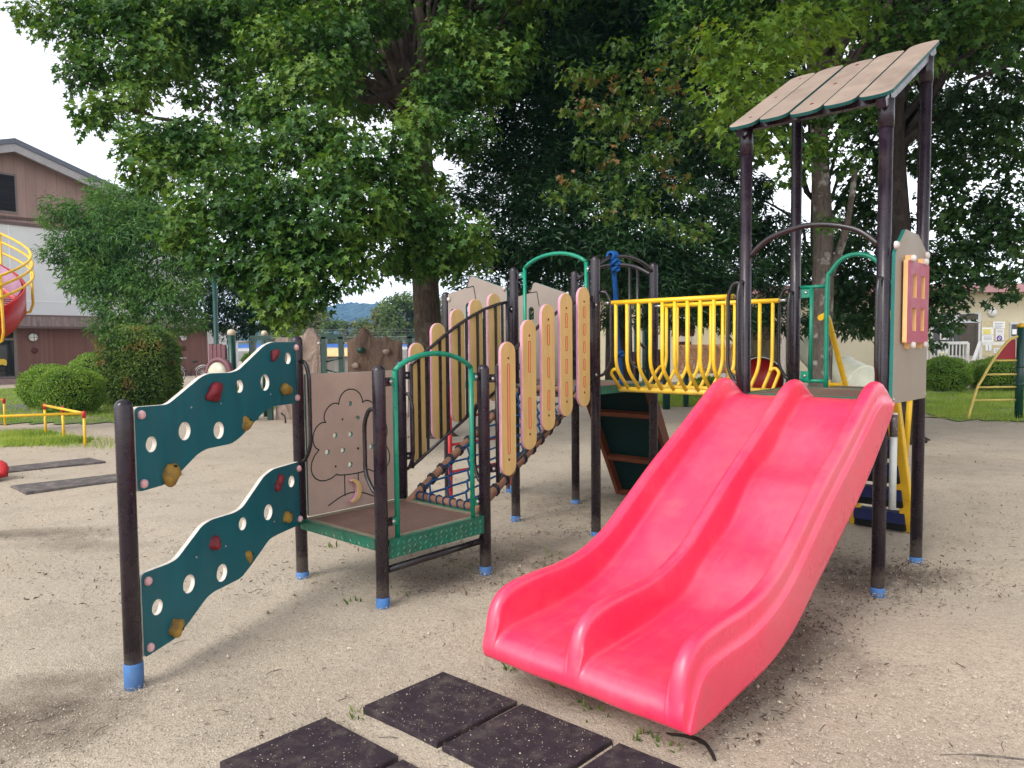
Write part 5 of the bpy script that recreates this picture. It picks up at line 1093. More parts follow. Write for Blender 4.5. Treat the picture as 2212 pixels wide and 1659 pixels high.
# low front storey
LE = 9.3
mb = MB(); mb.box(((.62+LE)/2, .62, 1.2), (LE-.62, 1.24, 2.4)); mb.build('lower_wall', M_bside, HB)
mb = MB(); mb.box((-4.7, .62, 1.2), (8.3, 1.24, 2.4)); mb.build('lower_wall', M_bside, HB)
mb = MB(); mb.box(((E0+LE)/2, .35, 2.60), (LE-E0+.5, 1.9, .42)); mb.box(((E0+LE)/2, .33, 2.35), (LE-E0+.4, 1.8, .09), 1); mb.box(((E0+LE)/2, .36, 2.84), (LE-E0+.5, 1.95, .07), 1); mb.build('canopy', [M_eave, M_eavedk], HB)
mb = MB(); mb.box((LE+1.2, 1.1, 1.35), (2.2, .5, 2.7)); mb.build('side_wall', M_wwall, HB)
mb = MB(); mb.box((-.6, -.45, .09), (5.5, 1.0, .20)); mb.build('doorstep', M_step, HB)
dm = MB()
for x in (-.5, .56): dm.box((x, .05, 1.22), (.11, .12, 2.14))
for z in (2.24, 1.85, .24): dm.box((.03, .055, z), (.96, .10, .09))
DR = dm.build('door', M_frame, HB)
dm = MB(); dm.box((.03, .08, 1.2), (.96, .02, 2.0)); dm.build('pane', M_glass, DR)
an = [(-.42, .78), (-.36, .83), (-.33, .82), (-.34, .96), (-.30, .84), (-.27, .95), (-.25, .84), (-.15, .88), (.15, .89), (.24, .84), (.26, .72), (.24, .62), (.16, .61), (.12, .65), (-.08, .64), (-.12, .61), (-.2, .61), (-.22, .70), (-.3, .74), (-.40, .74)]
dm = MB(); dm.add([(x-.02, .062, z+.14) for x, z in an], [tuple(range(len(an)))]); dm.build('animal_decal', M_decal, DR)
for t, zz in ((1.22, 1.93), (7.95, 1.93)):
    q = MB(); q.lathe((t, -.002, zz), [(.205, 0), (.205, .05), (.19, .06)], 20, 1, (0, -1, 0)); q.lathe((t, -.05, zz), [(.175, 0), (.165, .05), (.12, .09), (.05, .11), (.005, .115)], 20, 0, (0, -1, 0)); q.box((t, -.168, zz), (.022, .01, .37), 1); q.box((t, -.168, zz), (.37, .008, .022), 1); q.build('wall_lamp', [M_lampw, M_eavedk], HB)
    q = MB(); q.lathe((t+.05, -.002, zz-.56), [(.12, 0), (.115, .04), (.05, .055), (.005, .058)], 16, 0, (0, -1, 0)); q.build('round_vent', M_redbrown, HB)
# bench before the hall wall
bc = P(148, 790, 29.5); BN = thing('bench', 'dark wooden bench back showing above the round bushes', 'bench', (bc.x, 29.5, 0), math.atan2(.8, .6)*.3)
M_benchw = paint('bench_wood', (.10, .055, .05), .7, .3, 8, .3)
for nme, bxs in (('seat', [((0, -.2, .42), (1.25, .42, .05))]), ('backrest', [((0, .03, .74), (1.25, .04, .09)), ((0, .03, .60), (1.25, .04, .07))])):
    q = MB()
    for c, s in bxs: q.box(c, s)
    q.build(nme, M_benchw, BN)
for x in (-.5, .5): q = MB(); q.box((x, .06, .40), (.06, .05, .80)); q.box((x, -.34, .21), (.06, .06, .42)); q.build('leg', M_benchw, BN)
# bicycle against the hall
M_tyre = paint('tyre_rubber', (.02, .02, .02), .8, .2, 10, .2); M_chrome = paint('bike_metal', (.55, .55, .55), .35, .1, 10, .6, metal=.7)
bp = G(412, 826); BK = thing('bicycle', 'parked city bicycle with front basket, in front of the brown wall', 'bicycle', (bp.x, bp.y, 0), .12)
for x in (-.53, .53):
    q = MB(); q.tube([(x+.33*math.cos(a), 0, .33+.33*math.sin(a)) for a in np.linspace(0, 2*math.pi, 25)[:-1]], .017, 6, closed=True); wh = q.build('wheel', M_tyre, BK)
    q = MB()
    for k in range(10): a = math.pi*k/10; q.tube([(x+.315*math.cos(a), .02, .33+.315*math.sin(a)), (x-.315*math.cos(a), -.02, .33-.315*math.sin(a))], .003, 4)
    q.tube([(x+.31*math.cos(a), 0, .33+.31*math.sin(a)) for a in np.linspace(0, 2*math.pi, 25)[:-1]], .010, 5, closed=True); q.build('spokes', M_chrome, wh)
    q = MB(); q.tube([(x+.375*math.cos(a), 0, .33+.375*math.sin(a)) for a in np.linspace(.5, 2.7, 12)], .014, 6); q.build('mudguard', M_chrome, BK)
q = MB(); q.tube(bez([(-.53, 0, .33), (-.42, 0, .72), (-.38, 0, .98)], 4), .016, 8); q.tube(bez([(-.41, 0, .78), (-.15, 0, .5), (.0, 0, .30)], 4), .018, 8); q.tube(bez([(-.42, 0, .70), (-.15, 0, .42), (0, 0, .28)], 4), .016, 8); q.tube([(0, 0, .28), (.16, 0, .82)], .016, 8); q.tube([(0, 0, .28), (.53, .03, .33)], .012, 6); q.tube([(.13, 0, .68), (.53, .03, .33)], .010, 6); q.build('frame', M_pipe, BK)
q = MB(); q.tube(bez([(-.2, .27, .98), (-.34, .22, 1.02), (-.39, 0, 1.0), (-.34, -.22, 1.02), (-.2, -.27, .98)], 5), .012, 8); q.build('handlebar', M_chrome, BK)
q = MB(); q.blob((.18, 0, .85), (.14, .08, .04), 0, 10, 6, .1, 2); q.build('saddle', M_tyre, BK)
q = MB()
for z in (.62, .72, .82): q.tube([(-.70, -.15, z), (-.46, -.15, z), (-.46, .15, z), (-.70, .15, z)], .006, 5, closed=True)
for x in (-.70, -.58, -.46):
    for y in (-.15, .15): q.tube([(x, y, .62), (x, y, .84)], .005, 5)
q.build('basket', M_chrome, BK)

# red spiral slide with yellow rails, at the left edge
M_lilac = paint('lilac_plastic', (.42, .24, .36), .45, .15, 4, .4, dirt=(.55, .45, .5)); M_grate = paint('white_slats', (.62, .6, .62), .5, .1, 10, .4)
SD_ = 13.; RS_ = 1.0; sc_ = P(51, 700, SD_)-Vector((RS_, 0, 0)); SS = thing('spiral_slide', 'red spiral slide with round yellow guard rails at the left picture edge', 'slide', (sc_.x, SD_, 0))
def hel(r, a, z): return Vector((r*math.cos(a), r*math.sin(a), z))
zc_ = P(51, 576, SD_).z-.98
az = lambda a: zc_+.46*a
An = np.linspace(-3.6, 2.2, 46)
q = MB(); vs = []; fs = []
for i, a in enumerate(An):
    z = az(a); pr = [(.22, z+.10), (.27, z-.06), (.34, z-.14), (RS_*.80, z-.16), (RS_*.89, z-.02), (RS_*.90, z+.42), (RS_*.87, z+.42), (RS_*.84, z+.02), (RS_*.77, z-.09), (.34, z-.07)]
    vs += [hel(r, a, zz) for r, zz in pr]
k = 10
for i in range(len(An)-1):
    for j in range(k): fs.append((i*k+j, (i+1)*k+j, (i+1)*k+(j+1) % k, i*k+(j+1) % k))
q.add(vs, fs, 0, True); q.f.append(list(range(k))); q.m.append(0); q.s.append(False); q.f.append([(len(An)-1)*k+j for j in range(k)]); q.m.append(0); q.s.append(False); q.build('chute', M_red, SS)
q = MB()
for i in range(24): a = -.9+i*.09; q.beam(hel(.36, a, az(a)-.045), hel(RS_*.80, a, az(a)-.065), .035, .012)
q.build('slats', M_grate, SS)
q = MB(); vs = [hel(RS_*.832, a, az(a)+dz) for a in np.linspace(-.6, 2.2, 20) for dz in (.03, .41)]; q.add(vs, [(2*i, 2*i+1, 2*i+3, 2*i+2) for i in range(19)], 0, True); q.build('liner', M_lilac, SS)
for dz, rr in ((.98, 1.0), (.82, 1.015), (.62, 1.02)):
    q = MB(); q.tube([hel(RS_*rr, a, az(a)+dz) for a in np.linspace(-2.2, 2.2, 46)], .023, 8); q.build('guard_rail', M_yellow, SS)
for a in (-1.5, -.42, .75, 1.6): q = MB(); q.tube([hel(RS_, a, az(a)+.98), hel(RS_*1.01, a, az(a)+.02), hel(RS_*.96, a, az(a)-.12), hel(RS_*.8, a, az(a)-.17)], .024, 8); q.build('rail_upright', M_yellow, SS)
q = MB(); q.tube([(0, 0, -.1), (0, 0, 3.9)], .09, 12); q.build('pole', M_yellow, SS)
ex = G(-2, 1046); ST = thing('slide_exit', 'rounded red end of a low slide just inside the left picture edge', 'slide', (ex.x-.22, ex.y+.1, 0))
q = MB(); d = Vector((-.97, .25, 0)).normalized(); n_ = Vector((-d.y, d.x, 0))
st = [(-.03, .06, .5), (0, .085, .7), (.06, .10, .8), (.25, .11, .9), (.6, .16, 1), (1.0, .34, 1), (1.5, .62, 1), (1.9, .95, 1)]; vs = []
for s, z, e in st: vs += [d*s+n_*w+Vector((0, 0, z+h*e)) for w, h in ((-.27, .13), (-.24, .14), (-.20, .0), (.20, 0), (.24, .14), (.27, .13), (.25, -.07), (-.25, -.07))]
q.add(vs, [(i*8+j, (i+1)*8+j, (i+1)*8+(j+1) % 8, i*8+(j+1) % 8) for i in range(len(st)-1) for j in range(8)], 0, True); q.f.append(list(range(8))); q.m.append(0); q.s.append(True); q.build('chute', M_red, ST)
q = MB(); q.tube([d*.5+Vector((0, 0, -.1)), d*.5+Vector((0, 0, .13))], .03, 8); q.tube([d*1.85+Vector((0, 0, -.1)), d*1.85+Vector((0, 0, .86))], .03, 8); q.build('leg', M_yellow, ST)

# low yellow pipe rails
M_redj = paint('red_pipe_joint', (.50, .018, .02), .45, .12, 10, .5)
def rail(name, label, pts, posts, h):
    t = thing(name, label, 'rail', (pts[0].x, pts[0].y, 0), 0, 'low yellow pipe rails on the left'); o = pts[0]; o = Vector((o.x, o.y, 0))
    q = MB()
    for a, b in zip(pts, pts[1:]): q.tube([a-o, b-o], .021, 10)
    q.build('top_rail', M_yellow, t)
    for p, j in posts:
        q = MB(); q.tube([Vector((p.x-o.x, p.y-o.y, -.1)), p-o], .021, 10); po = q.build('post', M_yellow, t)
        if j: q = MB(); q.lathe(p-o-Vector((0, 0, .07)), [(.027, 0), (.028, .07), (.024, .095), (.010, .108)], 12); q.build('joint', M_redj, po)
def topat(u, v, h): g = G(u, v); return Vector((g.x, g.y, h))
ca, cb, cc = topat(184, 962, .49), topat(138, 948, .50), topat(99, 938, .50); lf = ca+(Vector((-1, -.12, 0))*3.2)
lf.z = .44
rail('pipe_rail', 'low yellow pipe rail with red joints turning a corner near the grass', [lf, ca, cc], [(ca, 1), (cb, 1), (cc, 1), (ca.lerp(lf, .9), 1)], .49)
ra, rb_ = topat(11, 918, .49), topat(11, 918, .49)+Vector((-3, .5, 0))
rail('pipe_rail', 'yellow pipe rail end with red elbow at the left picture edge, farther back', [ra, rb_], [(ra, 1), (rb_, 1)], .49)

# green lamp pole with plant-like bracket top
lp = P(466, 700, 20.5); LPZ = P(466, 592, 20.5).z
LM = thing('lamp_post', 'dark green lamp pole with leaf green curled bracket top', 'lamp post', (lp.x, 20.5, 0))
M_dkgreen = paint('dark_green_post', (.006, .045, .035), .35, .2, 8, .5); M_leafg = paint('leaf_green_paint', (.16, .46, .20), .45, .15, 8, .4); M_ltgreen = paint('mint_paint', (.33, .55, .42), .5, .1, 6, .4)
q = MB(); q.lathe((0, 0, 0), [(.12, -.1), (.12, .3), (.068, .34), (.066, LPZ)], 16); q.build('pole', M_dkgreen, LM)
q = MB()
for k, (r, z) in enumerate(((.13, .03), (.145, .10), (.14, .17), (.12, .23))): q.tube([(r*math.cos(a), r*math.sin(a), LPZ+z+.02*a/6.28) for a in np.linspace(0, 6.0, 18)], .028, 8)
q.tube(bez([(-.05, -.1, LPZ+.05), (-.09, -.1, LPZ+.3), (-.08, -.1, LPZ+.62)], 5), .028, 8); q.tube(bez([(-.05, 0, LPZ+.26), (-.32, 0, LPZ+.30), (-.36, 0, LPZ+.50)], 5), .026, 8); q.tube([(0, 0, LPZ), (0, 0, LPZ+.7)], .03, 8); q.build('bracket', M_leafg, LM)
q = MB(); q.add([(-.22, -.1, LPZ+.62), (-.02, -.16, LPZ+.54), (.2, -.1, LPZ+.66), (.22, 0, LPZ+.80), (.05, .05, LPZ+.86), (-.2, .02, LPZ+.78), (0, -.05, LPZ+.72), (0, .02, LPZ+.70)], [(0, 1, 6, 5), (1, 2, 3, 6), (6, 3, 4, 5), (0, 7, 1), (1, 7, 2), (2, 7, 3), (3, 7, 4), (4, 7, 5), (5, 7, 0)]); q.build('lamp_shade', paint('leaf_shade_green', (.06, .26, .09), .4, .15, 8, .5), LM)
q = MB(); q.blob((-.62, 0, LPZ+.78), (.05, .05, .06), 0, 8, 6, .1, 4); q.tube(bez([(-.05, 0, LPZ+.6), (-.35, 0, LPZ+.72), (-.62, 0, LPZ+.76)], 4), .018, 6, 1); q.build('flower_lamp', [M_orange, M_leafg], LM)

# rock-panel climbing set behind, left of centre
M_rock = None
def rock_mat(nm, col):
    m, t, p = base(nm); g = N(t, 'ShaderNodeNewGeometry'); mp = N(t, 'ShaderNodeMapping'); mp.inputs['Scale'].default_value = (1, 1, .45); t.links.new(g.outputs['Position'], mp.inputs['Vector'])
    f = noise(t, 4.5, 6, .6, mp.outputs[0], 1.2); t.links.new(ramp(t, f, [(.3, scl(col, .55)), (.5, col), (.7, scl(col, 1.3))]), p.inputs['Base Color']); p.inputs['Roughness'].default_value = .9; bump(t, p, f, 1, .08); return m
M_rock = rock_mat('moulded_rock_brown', (.115, .072, .050)); M_rock2 = rock_mat('moulded_rock_pale', (.27, .20, .165))
RK = thing('rock_climbing_set', 'climbing set of moulded rock panels joined by dark green pipe frames', 'climbing frame', (P(700, 800, 15).x, 15, 0))
rko = Vector((P(700, 800, 15).x, 15, 0))
def rpt(u, v, d=15): return P(u, v, d)-rko
def rockpanel(name, tops, ubot, vb, d, m, th=.16):
    a = [rpt(u, v, d) for u, v in tops]; n = 26; x0, x1 = a[0].x, a[-1].x; prof = bez(a, 6); xs = [p.x for p in prof]; zs = [p.z for p in prof]; rows = 16; vs = []; fs = []
    rn = random.Random(len(name)+int(vb)); ph = [rn.uniform(0, 6) for _ in range(6)]
    for side in (0, 1):
        for i in range(n):
            x = x0+(x1-x0)*i/(n-1); zt = float(np.interp(x, xs, zs))
            for j in range(rows):
                z = -.05+(zt+.05)*j/(rows-1); q_ = .5*math.sin(9*x+ph[0]+3*math.sin(2.3*z+ph[1]))+.4*math.sin(14*x-4*z+ph[2])+.3*math.sin(17*z+6*math.sin(5*x))
                e = min(1, min(i, n-1-i)/2, (rows-1-j)/1.5); vs.append((x, (-1 if side == 0 else 1)*(th*.5*(.55+.45*e)+.035*q_*e), z))
    k = n*rows
    for i in range(n-1):
        for j in range(rows-1): b_ = i*rows+j; fs.append((b_, b_+rows, b_+rows+1, b_+1)); fs.append((k+b_, k+b_+1, k+b_+rows+1, k+b_+rows))
    for i in range(n-1): b_ = i*rows+rows-1; fs.append((b_, b_+rows, k+b_+rows, k+b_))
    for j in range(rows-1):
        for b_ in (j, (n-1)*rows+j): fs.append((b_, b_+1, k+b_+1, k+b_))
    q = MB(); q.add(vs, fs, 0, True); return q.build(name, m, RK)
rp1 = rockpanel('rock_panel', [(751, 736), (760, 733), (770, 727), (781, 709), (790, 709), (805, 726), (821, 731), (833, 726), (849, 735), (868, 736)], 0, 895, 15, M_rock)
rockpanel('rock_panel', [(586, 735), (597, 727), (605, 731), (615, 728), (628, 736), (640, 726), (652, 722), (660, 709), (672, 710), (680, 722), (687, 734)], 0, 909, 14.8, M_rock2)
for u, v, c_ in ((778, 757, M_dkgreen), (836, 760, M_rock2), (768, 790, M_rock2)): q = MB(); q.blob(rpt(u, v, 14.88), (.085, .07, .05), 0, 10, 7, .25, int(u)); q.build('handhold', c_, rp1)
def gpost(u, vtop, d=15, cap=False, r=.062):
    a = rpt(u, vtop, d); q = MB(); q.tube([(a.x, d-15, -.1), (a.x, d-15, a.z)], r, 14); o = q.build('post', M_dkgreen, RK)
    if cap: q = MB(); q.lathe((a.x, d-15, a.z), [(r+.004, -.02), (r+.004, .05), (r*.8, .085), (.01, .10)], 14); q.build('post_cap', paint('beige_cap', (.55, .48, .36), .5, .1, 8), o)
gpost(500, 722, 14.6, True, .075); gpost(571, 724, 15.6, True)
def gframe(us, vt, vb, d, bars=()):
    q = MB(); a, b = rpt(us[0], vt, d), rpt(us[1], vt, d); q.beam(a, b, .10, .09, 0); 
    for p in (a, b): q.box((p.x+(.05 if p is a else -.05), d-15, p.z/2-.05), (.10, .10, p.z+.1-.02))
    fr = q.build('pipe_frame', M_dkgreen, RK); q = MB()
    for (u1, v1), (u2, v2) in bars: q.tube([rpt(u1, v1, d+.1), rpt(u2, v2, d-.1)], .016, 8)
    if bars: q.build('cross_bar', [M_dkgreen], fr)
gframe((541, 585), 730, 880, 14.9); gframe((694, 742), 727, 895, 15, [((698, 784), (738, 772)), ((698, 797), (740, 808)), ((698, 830), (740, 838))]); gframe((880, 930), 726, 900, 15.2, [((884, 800), (926, 806)), ((884, 830), (926, 838))])

for a_, b_ in ((rpt(507, 738, 14.6), rpt(541, 739, 14.8)), (rpt(742, 741, 15), rpt(752, 741, 15)), (rpt(868, 742, 15), rpt(881, 742, 15.1)), (rpt(687, 741, 14.9), rpt(695, 741, 15))): q = MB(); q.tube([a_, b_], .02, 8); q.build('link_bar', M_greycap, RK)
M_plum = paint('plum_plastic', (.17, .07, .085), .55, .15, 5, .4)
q = MB(); a, b = rpt(452, 744, 14.6), rpt(488, 744, 14.6)
for i in range(4): x0_ = a.x+(b.x-a.x)*i/4; w_ = (b.x-a.x)/4; q.box((x0_+w_/2, -.4, a.z/2), (w_-.012, .10, a.z+(-.02 if i % 2 else .02)))
q.box(((a.x+b.x)/2, -.36, a.z/2-.02), (b.x-a.x, .05, a.z-.1)); q.build('plank_panel', M_plum, RK)
bw = rpt(461, 812, 14.3); q = MB(); q.lathe((bw.x+.14, -.7, bw.z+.02), [(.34, -.02), (.34, .07), (.27, .09), (.27, .0)], 24, 0, (-.45, -1, 0)); q.lathe((bw.x+.14, -.7, bw.z+.02), [(.27, .05), (.22, .12), (.12, .16), (.01, .175)], 20, 1, (-.45, -1, 0)); q.build('bubble_window', [M_plum, paint('cloudy_dome', (.5, .47, .36), .35, .15, 5, .5)], RK)
q = MB(); q.tube(bez([rpt(608, 893, 14.3), rpt(615, 900, 14.2), rpt(617, 916, 14.2)], 4), .018, 8); q.build('bent_pipe', M_pipe, RK)

# wire fence, blue-banded barrier and pale hut far behind
M_wire = paint('fence_metal', (.20, .22, .21), .6, .1, 5, .3); M_fpost = paint('fence_post_dark', (.06, .07, .065), .6, .1, 5, .3)
FD = 62.; fl_, fr_ = P(470, 740, FD).x, P(1010, 740, FD).x
FN = thing('wire_fence', 'tall chain link fence with leaning barbed wire arms beyond the yard', 'fence', (fl_, FD, 0))
fh = P(760, 728, FD).z; nfp = 15
for k in range(nfp):
    x = (fr_-fl_)*k/(nfp-1); q = MB(); q.tube([(x, 0, -.1), (x, 0, fh)], .045, 6); q.tube([(x, 0, fh), (x-.34, -.28, fh+.62)], .04, 6); q.build('fence_post', M_fpost, FN)
q = MB()
for z in (fh, .3): q.tube([(0, 0, z), (fr_-fl_, 0, z)], .028, 6)
for k in range(1, 4): q.tube([(-.34*k/3, -.28*k/3, fh+.62*k/3), (fr_-fl_-.34*k/3, -.28*k/3, fh+.62*k/3)], .010, 4)
q.build('fence_rail', M_wire, FN)
q = MB(); nm_ = 150
for k in range(nm_):
    x = (fr_-fl_)*k/nm_
    q.tube([(x, .02, .05), (min(fr_-fl_, x+2.2), .02, fh)], .006, 3, caps=False); q.tube([(x, -.02, fh), (min(fr_-fl_, x+2.2), -.02, .05)], .006, 3, caps=False)
q.build('wire_mesh', M_wire, FN)
BWD = 70.; bl, br_ = P(480, 750, BWD).x, P(1010, 750, BWD).x; bzt, bzb = P(740, 746, BWD).z, P(740, 757, BWD).z
BW = thing('barrier_wall', 'long low wall with bright blue top band beyond the wire fence', 'wall', ((bl+br_)/2, BWD, 0))
q = MB(); q.box((0, 0, (bzb-.1)/2), (br_-bl, .3, bzb+.1)); q.build('wall', paint('grey_barrier', (.27, .27, .27), .8, .2, .8, .2), BW)
q = MB(); q.box((0, -.03, (bzt+bzb)/2-.06), (br_-bl, .3, (bzt-bzb)*.55)); q.build('white_band', paint('white_band', (.6, .62, .66), .6, .1, .8), BW)
q = MB(); q.box((0, -.06, bzt), (br_-bl, .36, .30)); q.build('blue_band', paint('blue_band', (.03, .16, .60), .5, .1, .8), BW)
hp = P(722, 765, 40); hz = P(722, 753, 40).z
HT = thing('pool_shed', 'low shed with pale yellow roof seen through the green frame', 'shed', (hp.x, 40, 0))
q = MB(); q.box((0, .6, (hz-.45)/2), (2.3, 1.2, max(.3, hz-.4))); q.build('wall', siding('weathered_planks', (.18, .17, .155), (.25, .235, .21), .12), HT)
q = MB(); q.add([(-1.35, -.2, hz-.42), (1.35, -.2, hz-.42), (1.35, 1.5, hz-.42), (-1.35, 1.5, hz-.42), (-.7, .5, hz), (.9, .5, hz)], [(0, 1, 5, 4), (2, 3, 4, 5), (1, 2, 5), (3, 0, 4), (3, 2, 1, 0)]); q.build('roof', paint('pale_yellow_roof', (.68, .46, .22), .8, .1, 2, .2), HT)

# wooded hill
def hill():
    D = 1500.; prof = [(300, 722), (480, 712), (600, 690), (680, 664), (720, 655), (755, 649), (790, 651), (820, 652), (860, 655), (900, 662), (960, 674), (1040, 690), (1150, 706), (1300, 724)]
    rn = np.random.default_rng(71); pts = [(P(u, v, D).x, P(u, v, D).z) for u, v in prof]; xs = np.linspace(pts[0][0], pts[-1][0], 220); zt = np.interp(xs, [p[0] for p in pts], [p[1] for p in pts])
    rows = 26; V = []
    for j in range(rows):
        t = j/(rows-1); z = zt*(t**.8)-4+rn.normal(size=len(xs))*1.1*(.3+t); V.append(np.column_stack([xs, D-330*(1-t)+rn.normal(size=len(xs))*6, z]))
    V.append(np.column_stack([xs, np.full(len(xs), D+250.), np.full(len(xs), -6.)]))
    V = np.concatenate(V); nx = len(xs); i, j = np.meshgrid(np.arange(nx-1), np.arange(rows)); a = (j*nx+i).ravel(); F = np.stack([a, a+1, a+nx+1, a+nx], -1)
    m, t, p = base('wooded_hill'); g = N(t, 'ShaderNodeNewGeometry'); f = noise(t, .06, 5, .7, g.outputs['Position']); t.links.new(ramp(t, f, [(.35, (.018, .042, .018)), (.6, (.04, .075, .028)), (.75, (.06, .10, .04))]), p.inputs['Base Color']); p.inputs['Roughness'].default_value = 1
    return struct(np_mesh('hill', V, F, m, False))
hill()

# ------------------------------------------------------------------ cream building on the right
M_cream = paint('cream_wall', (.60, .53, .38), .85, .06, .7, .2, dirt=(.5, .44, .33), dirt_amt=.4); M_pinkr = paint('pink_fascia', (.42, .23, .24), .7, .1, 2, .3); M_alu = paint('aluminium_frame', (.55, .56, .58), .4, .08, 8, .5, metal=.4)
M_paper = paint('notice_paper', (.78, .78, .78), .8, .03, 5, .2); M_ink = paint('grey_print', (.30, .30, .34), .8, .05, 9, .2); M_yhl = paint('yellow_print', (.72, .62, .05), .8, .05, 9, .2); M_redink = paint('red_print', (.55, .06, .08), .8, .05, 9, .2); M_blueink = paint('violet_print', (.14, .08, .34), .8, .05, 9, .2); M_board = paint('notice_board', (.55, .47, .30), .8, .1, 6, .2)
M_railw = paint('flaking_white_rail', (.70, .68, .65), .6, .12, 9, .3, speck=(.22, .12, .09), speck_amt=.66); M_interior = paint('dim_interior', (.10, .085, .07), .9, .2, 2, .1)
BY = 25.; cx0, cx1 = P(1150, 740, BY).x, 30.; bzr = P(2060, 634, BY).z
CB_ = thing('cream_building', 'single storey cream building with pink eaves and glass entrance at the right', 'building', ((cx0+cx1)/2, BY, 0)); cbo = Vector(((cx0+cx1)/2, BY, 0))
def wp(u, v, y=0): return P(u, v, BY+y)-cbo
q = MB(); q.box((0, 3.0, bzr/2), (cx1-cx0, 6, bzr)); q.build('wall', M_cream, CB_)
q = MB(); q.add([(-(cx1-cx0)/2-.5, -.6, bzr), ((cx1-cx0)/2+.5, -.6, bzr), ((cx1-cx0)/2+.5, -.6, bzr+.28), (-(cx1-cx0)/2-.5, -.6, bzr+.28), (-(cx1-cx0)/2-.5, 6.6, bzr), ((cx1-cx0)/2+.5, 6.6, bzr), ((cx1-cx0)/2+.5, 3, bzr+.45), (-(cx1-cx0)/2-.5, 3, bzr+.45)], [(0, 1, 2, 3), (3, 2, 6, 7), (7, 6, 5, 4), (4, 5, 1, 0), (0, 3, 7, 4), (1, 5, 6, 2)]); q.build('roof', M_pinkr, CB_)
zz = lambda x, y: (1975+.2148*x, 576+.2148*y)
def panel(nm, x0, y0, x1, y1, m, y=-.03, th=.03, par=None):
    a, b = wp(*zz(x0, y0), y), wp(*zz(x1, y1), y); q = MB(); q.box(((a.x+b.x)/2, y, (a.z+b.z)/2), (abs(b.x-a.x), th, abs(a.z-b.z))); return q.build(nm, m, par or CB_)
dr = panel('door', 165, 470, 655, 905, M_alu, -.02, .06)
for r in ((195, 600, 380, 890), (455, 565, 608, 895), (455, 478, 640, 532), (612, 565, 636, 895), (400, 600, 445, 890)): panel('pane', *r, M_interior if r[0] > 400 else M_glass, -.06, .02, dr)
def notice(r, items):
    o = panel('notice', *r, M_paper, -.085 if r[0] < 400 else -.045, .012)
    for (x0, y0, x1, y1), m in items: panel('print', x0, y0, x1, y1, m, -.095 if r[0] < 400 else -.055, .006, o)
    return o
ns = notice((262, 604, 344, 734), [((270, 612, 335, 628), M_yhl), ((285, 665, 322, 715), M_ink)])
for s in (1, -1):
    a, b = wp(*zz(272, 650 if s > 0 else 725), -.102), wp(*zz(335, 725 if s > 0 else 650), -.102); q = MB(); q.beam(a, b, .006, .05, up=(0, 1, 0)) if False else q.tube([a, b], .02, 6); q.build('red_cross', M_redink, ns)
panel('notice_board', 672, 545, 935, 900, M_board, -.015, .02)
notice((680, 612, 794, 684), [((690, 630+13*i, 775-8*(i % 2), 638+13*i), M_yhl) for i in range(4)])
notice((792, 552, 912, 622), [((810, 570+14*i, 895-20*(i % 2), 574+14*i), M_ink) for i in range(4)]); notice((818, 628, 902, 683), [((830, 640+12*i, 890, 643+12*i), M_ink) for i in range(3)])
n3 = notice((818, 687, 900, 740), []); c = wp(*zz(856, 718), -.06); q = MB(); q.tube([c+Vector((.075*math.cos(a), 0, .075*math.sin(a))) for a in np.linspace(0, 6.28, 20)[:-1]], .018, 6, closed=True); q.tube([c+Vector((-.05, 0, .05)), c+Vector((.05, 0, -.05))], .014, 6); q.build('round_symbol', M_blueink, n3)
notice((678, 690, 794, 756), [((700, 705+14*i, 780, 709+14*i), M_ink) for i in range(3)]); notice((715, 785, 775, 845), [((745, 790, 749, 840), M_ink)]); notice((800, 820, 890, 870), [((810, 830+12*i, 880, 833+12*i), M_ink) for i in range(3)]); notice((230, 828, 340, 884), [((238, 870, 332, 880), M_yhl)])
wd_ = panel('window', 962, 562, 1300, 708, M_alu, -.02, .05); panel('pane', 980, 580, 1290, 695, M_glass, -.05, .02, wd_); panel('notice', 985, 630, 1050, 680, M_paper, -.065, .01)
c = wp(*zz(780, 458), 0); q = MB(); q.lathe(c+Vector((0, 0, 0)), [(.17, 0), (.16, .06), (.10, .12), (.01, .14)], 16, 0, (0, -1, 0)); q.build('wall_lamp', M_lampw, CB_)
for u0, u1, vt, vb in ((1470, 1478, 660, 760), (1560, 1566, 660, 790), (1640, 1648, 660, 800), (1690, 1694, 690, 780)):   # drainpipes and pilasters of the wall
    a, b = wp(u0, vt, -.06), wp(u1, vb, -.06); q = MB(); q.box(((a.x+b.x)/2, -.06, bzr/2), (abs(b.x-a.x), .12, bzr)); q.build('drainpipe', M_greycap, CB_)
q = MB(); a, b = wp(1455, 728, -.03), wp(1492, 768, -.03); a2, b2 = wp(1478, 728, -.03), wp(1500, 742, -.03); 
wn_ = MB(); p0, p1 = wp(1470, 715, -.03), wp(1492, 745, -.03); wn_.box(((p0.x+p1.x)/2, -.02, (p0.z+p1.z)/2), (abs(p1.x-p0.x), .05, abs(p0.z-p1.z))); ww = wn_.build('window', M_alu, CB_)
wn_ = MB(); wn_.box(((p0.x+p1.x)/2, -.05, (p0.z+p1.z)/2), (abs(p1.x-p0.x)-.1, .02, abs(p0.z-p1.z)-.1)); wn_.build('pane', paint('sky_pane', (.35, .45, .55), .1, .05, 3, .6), ww)
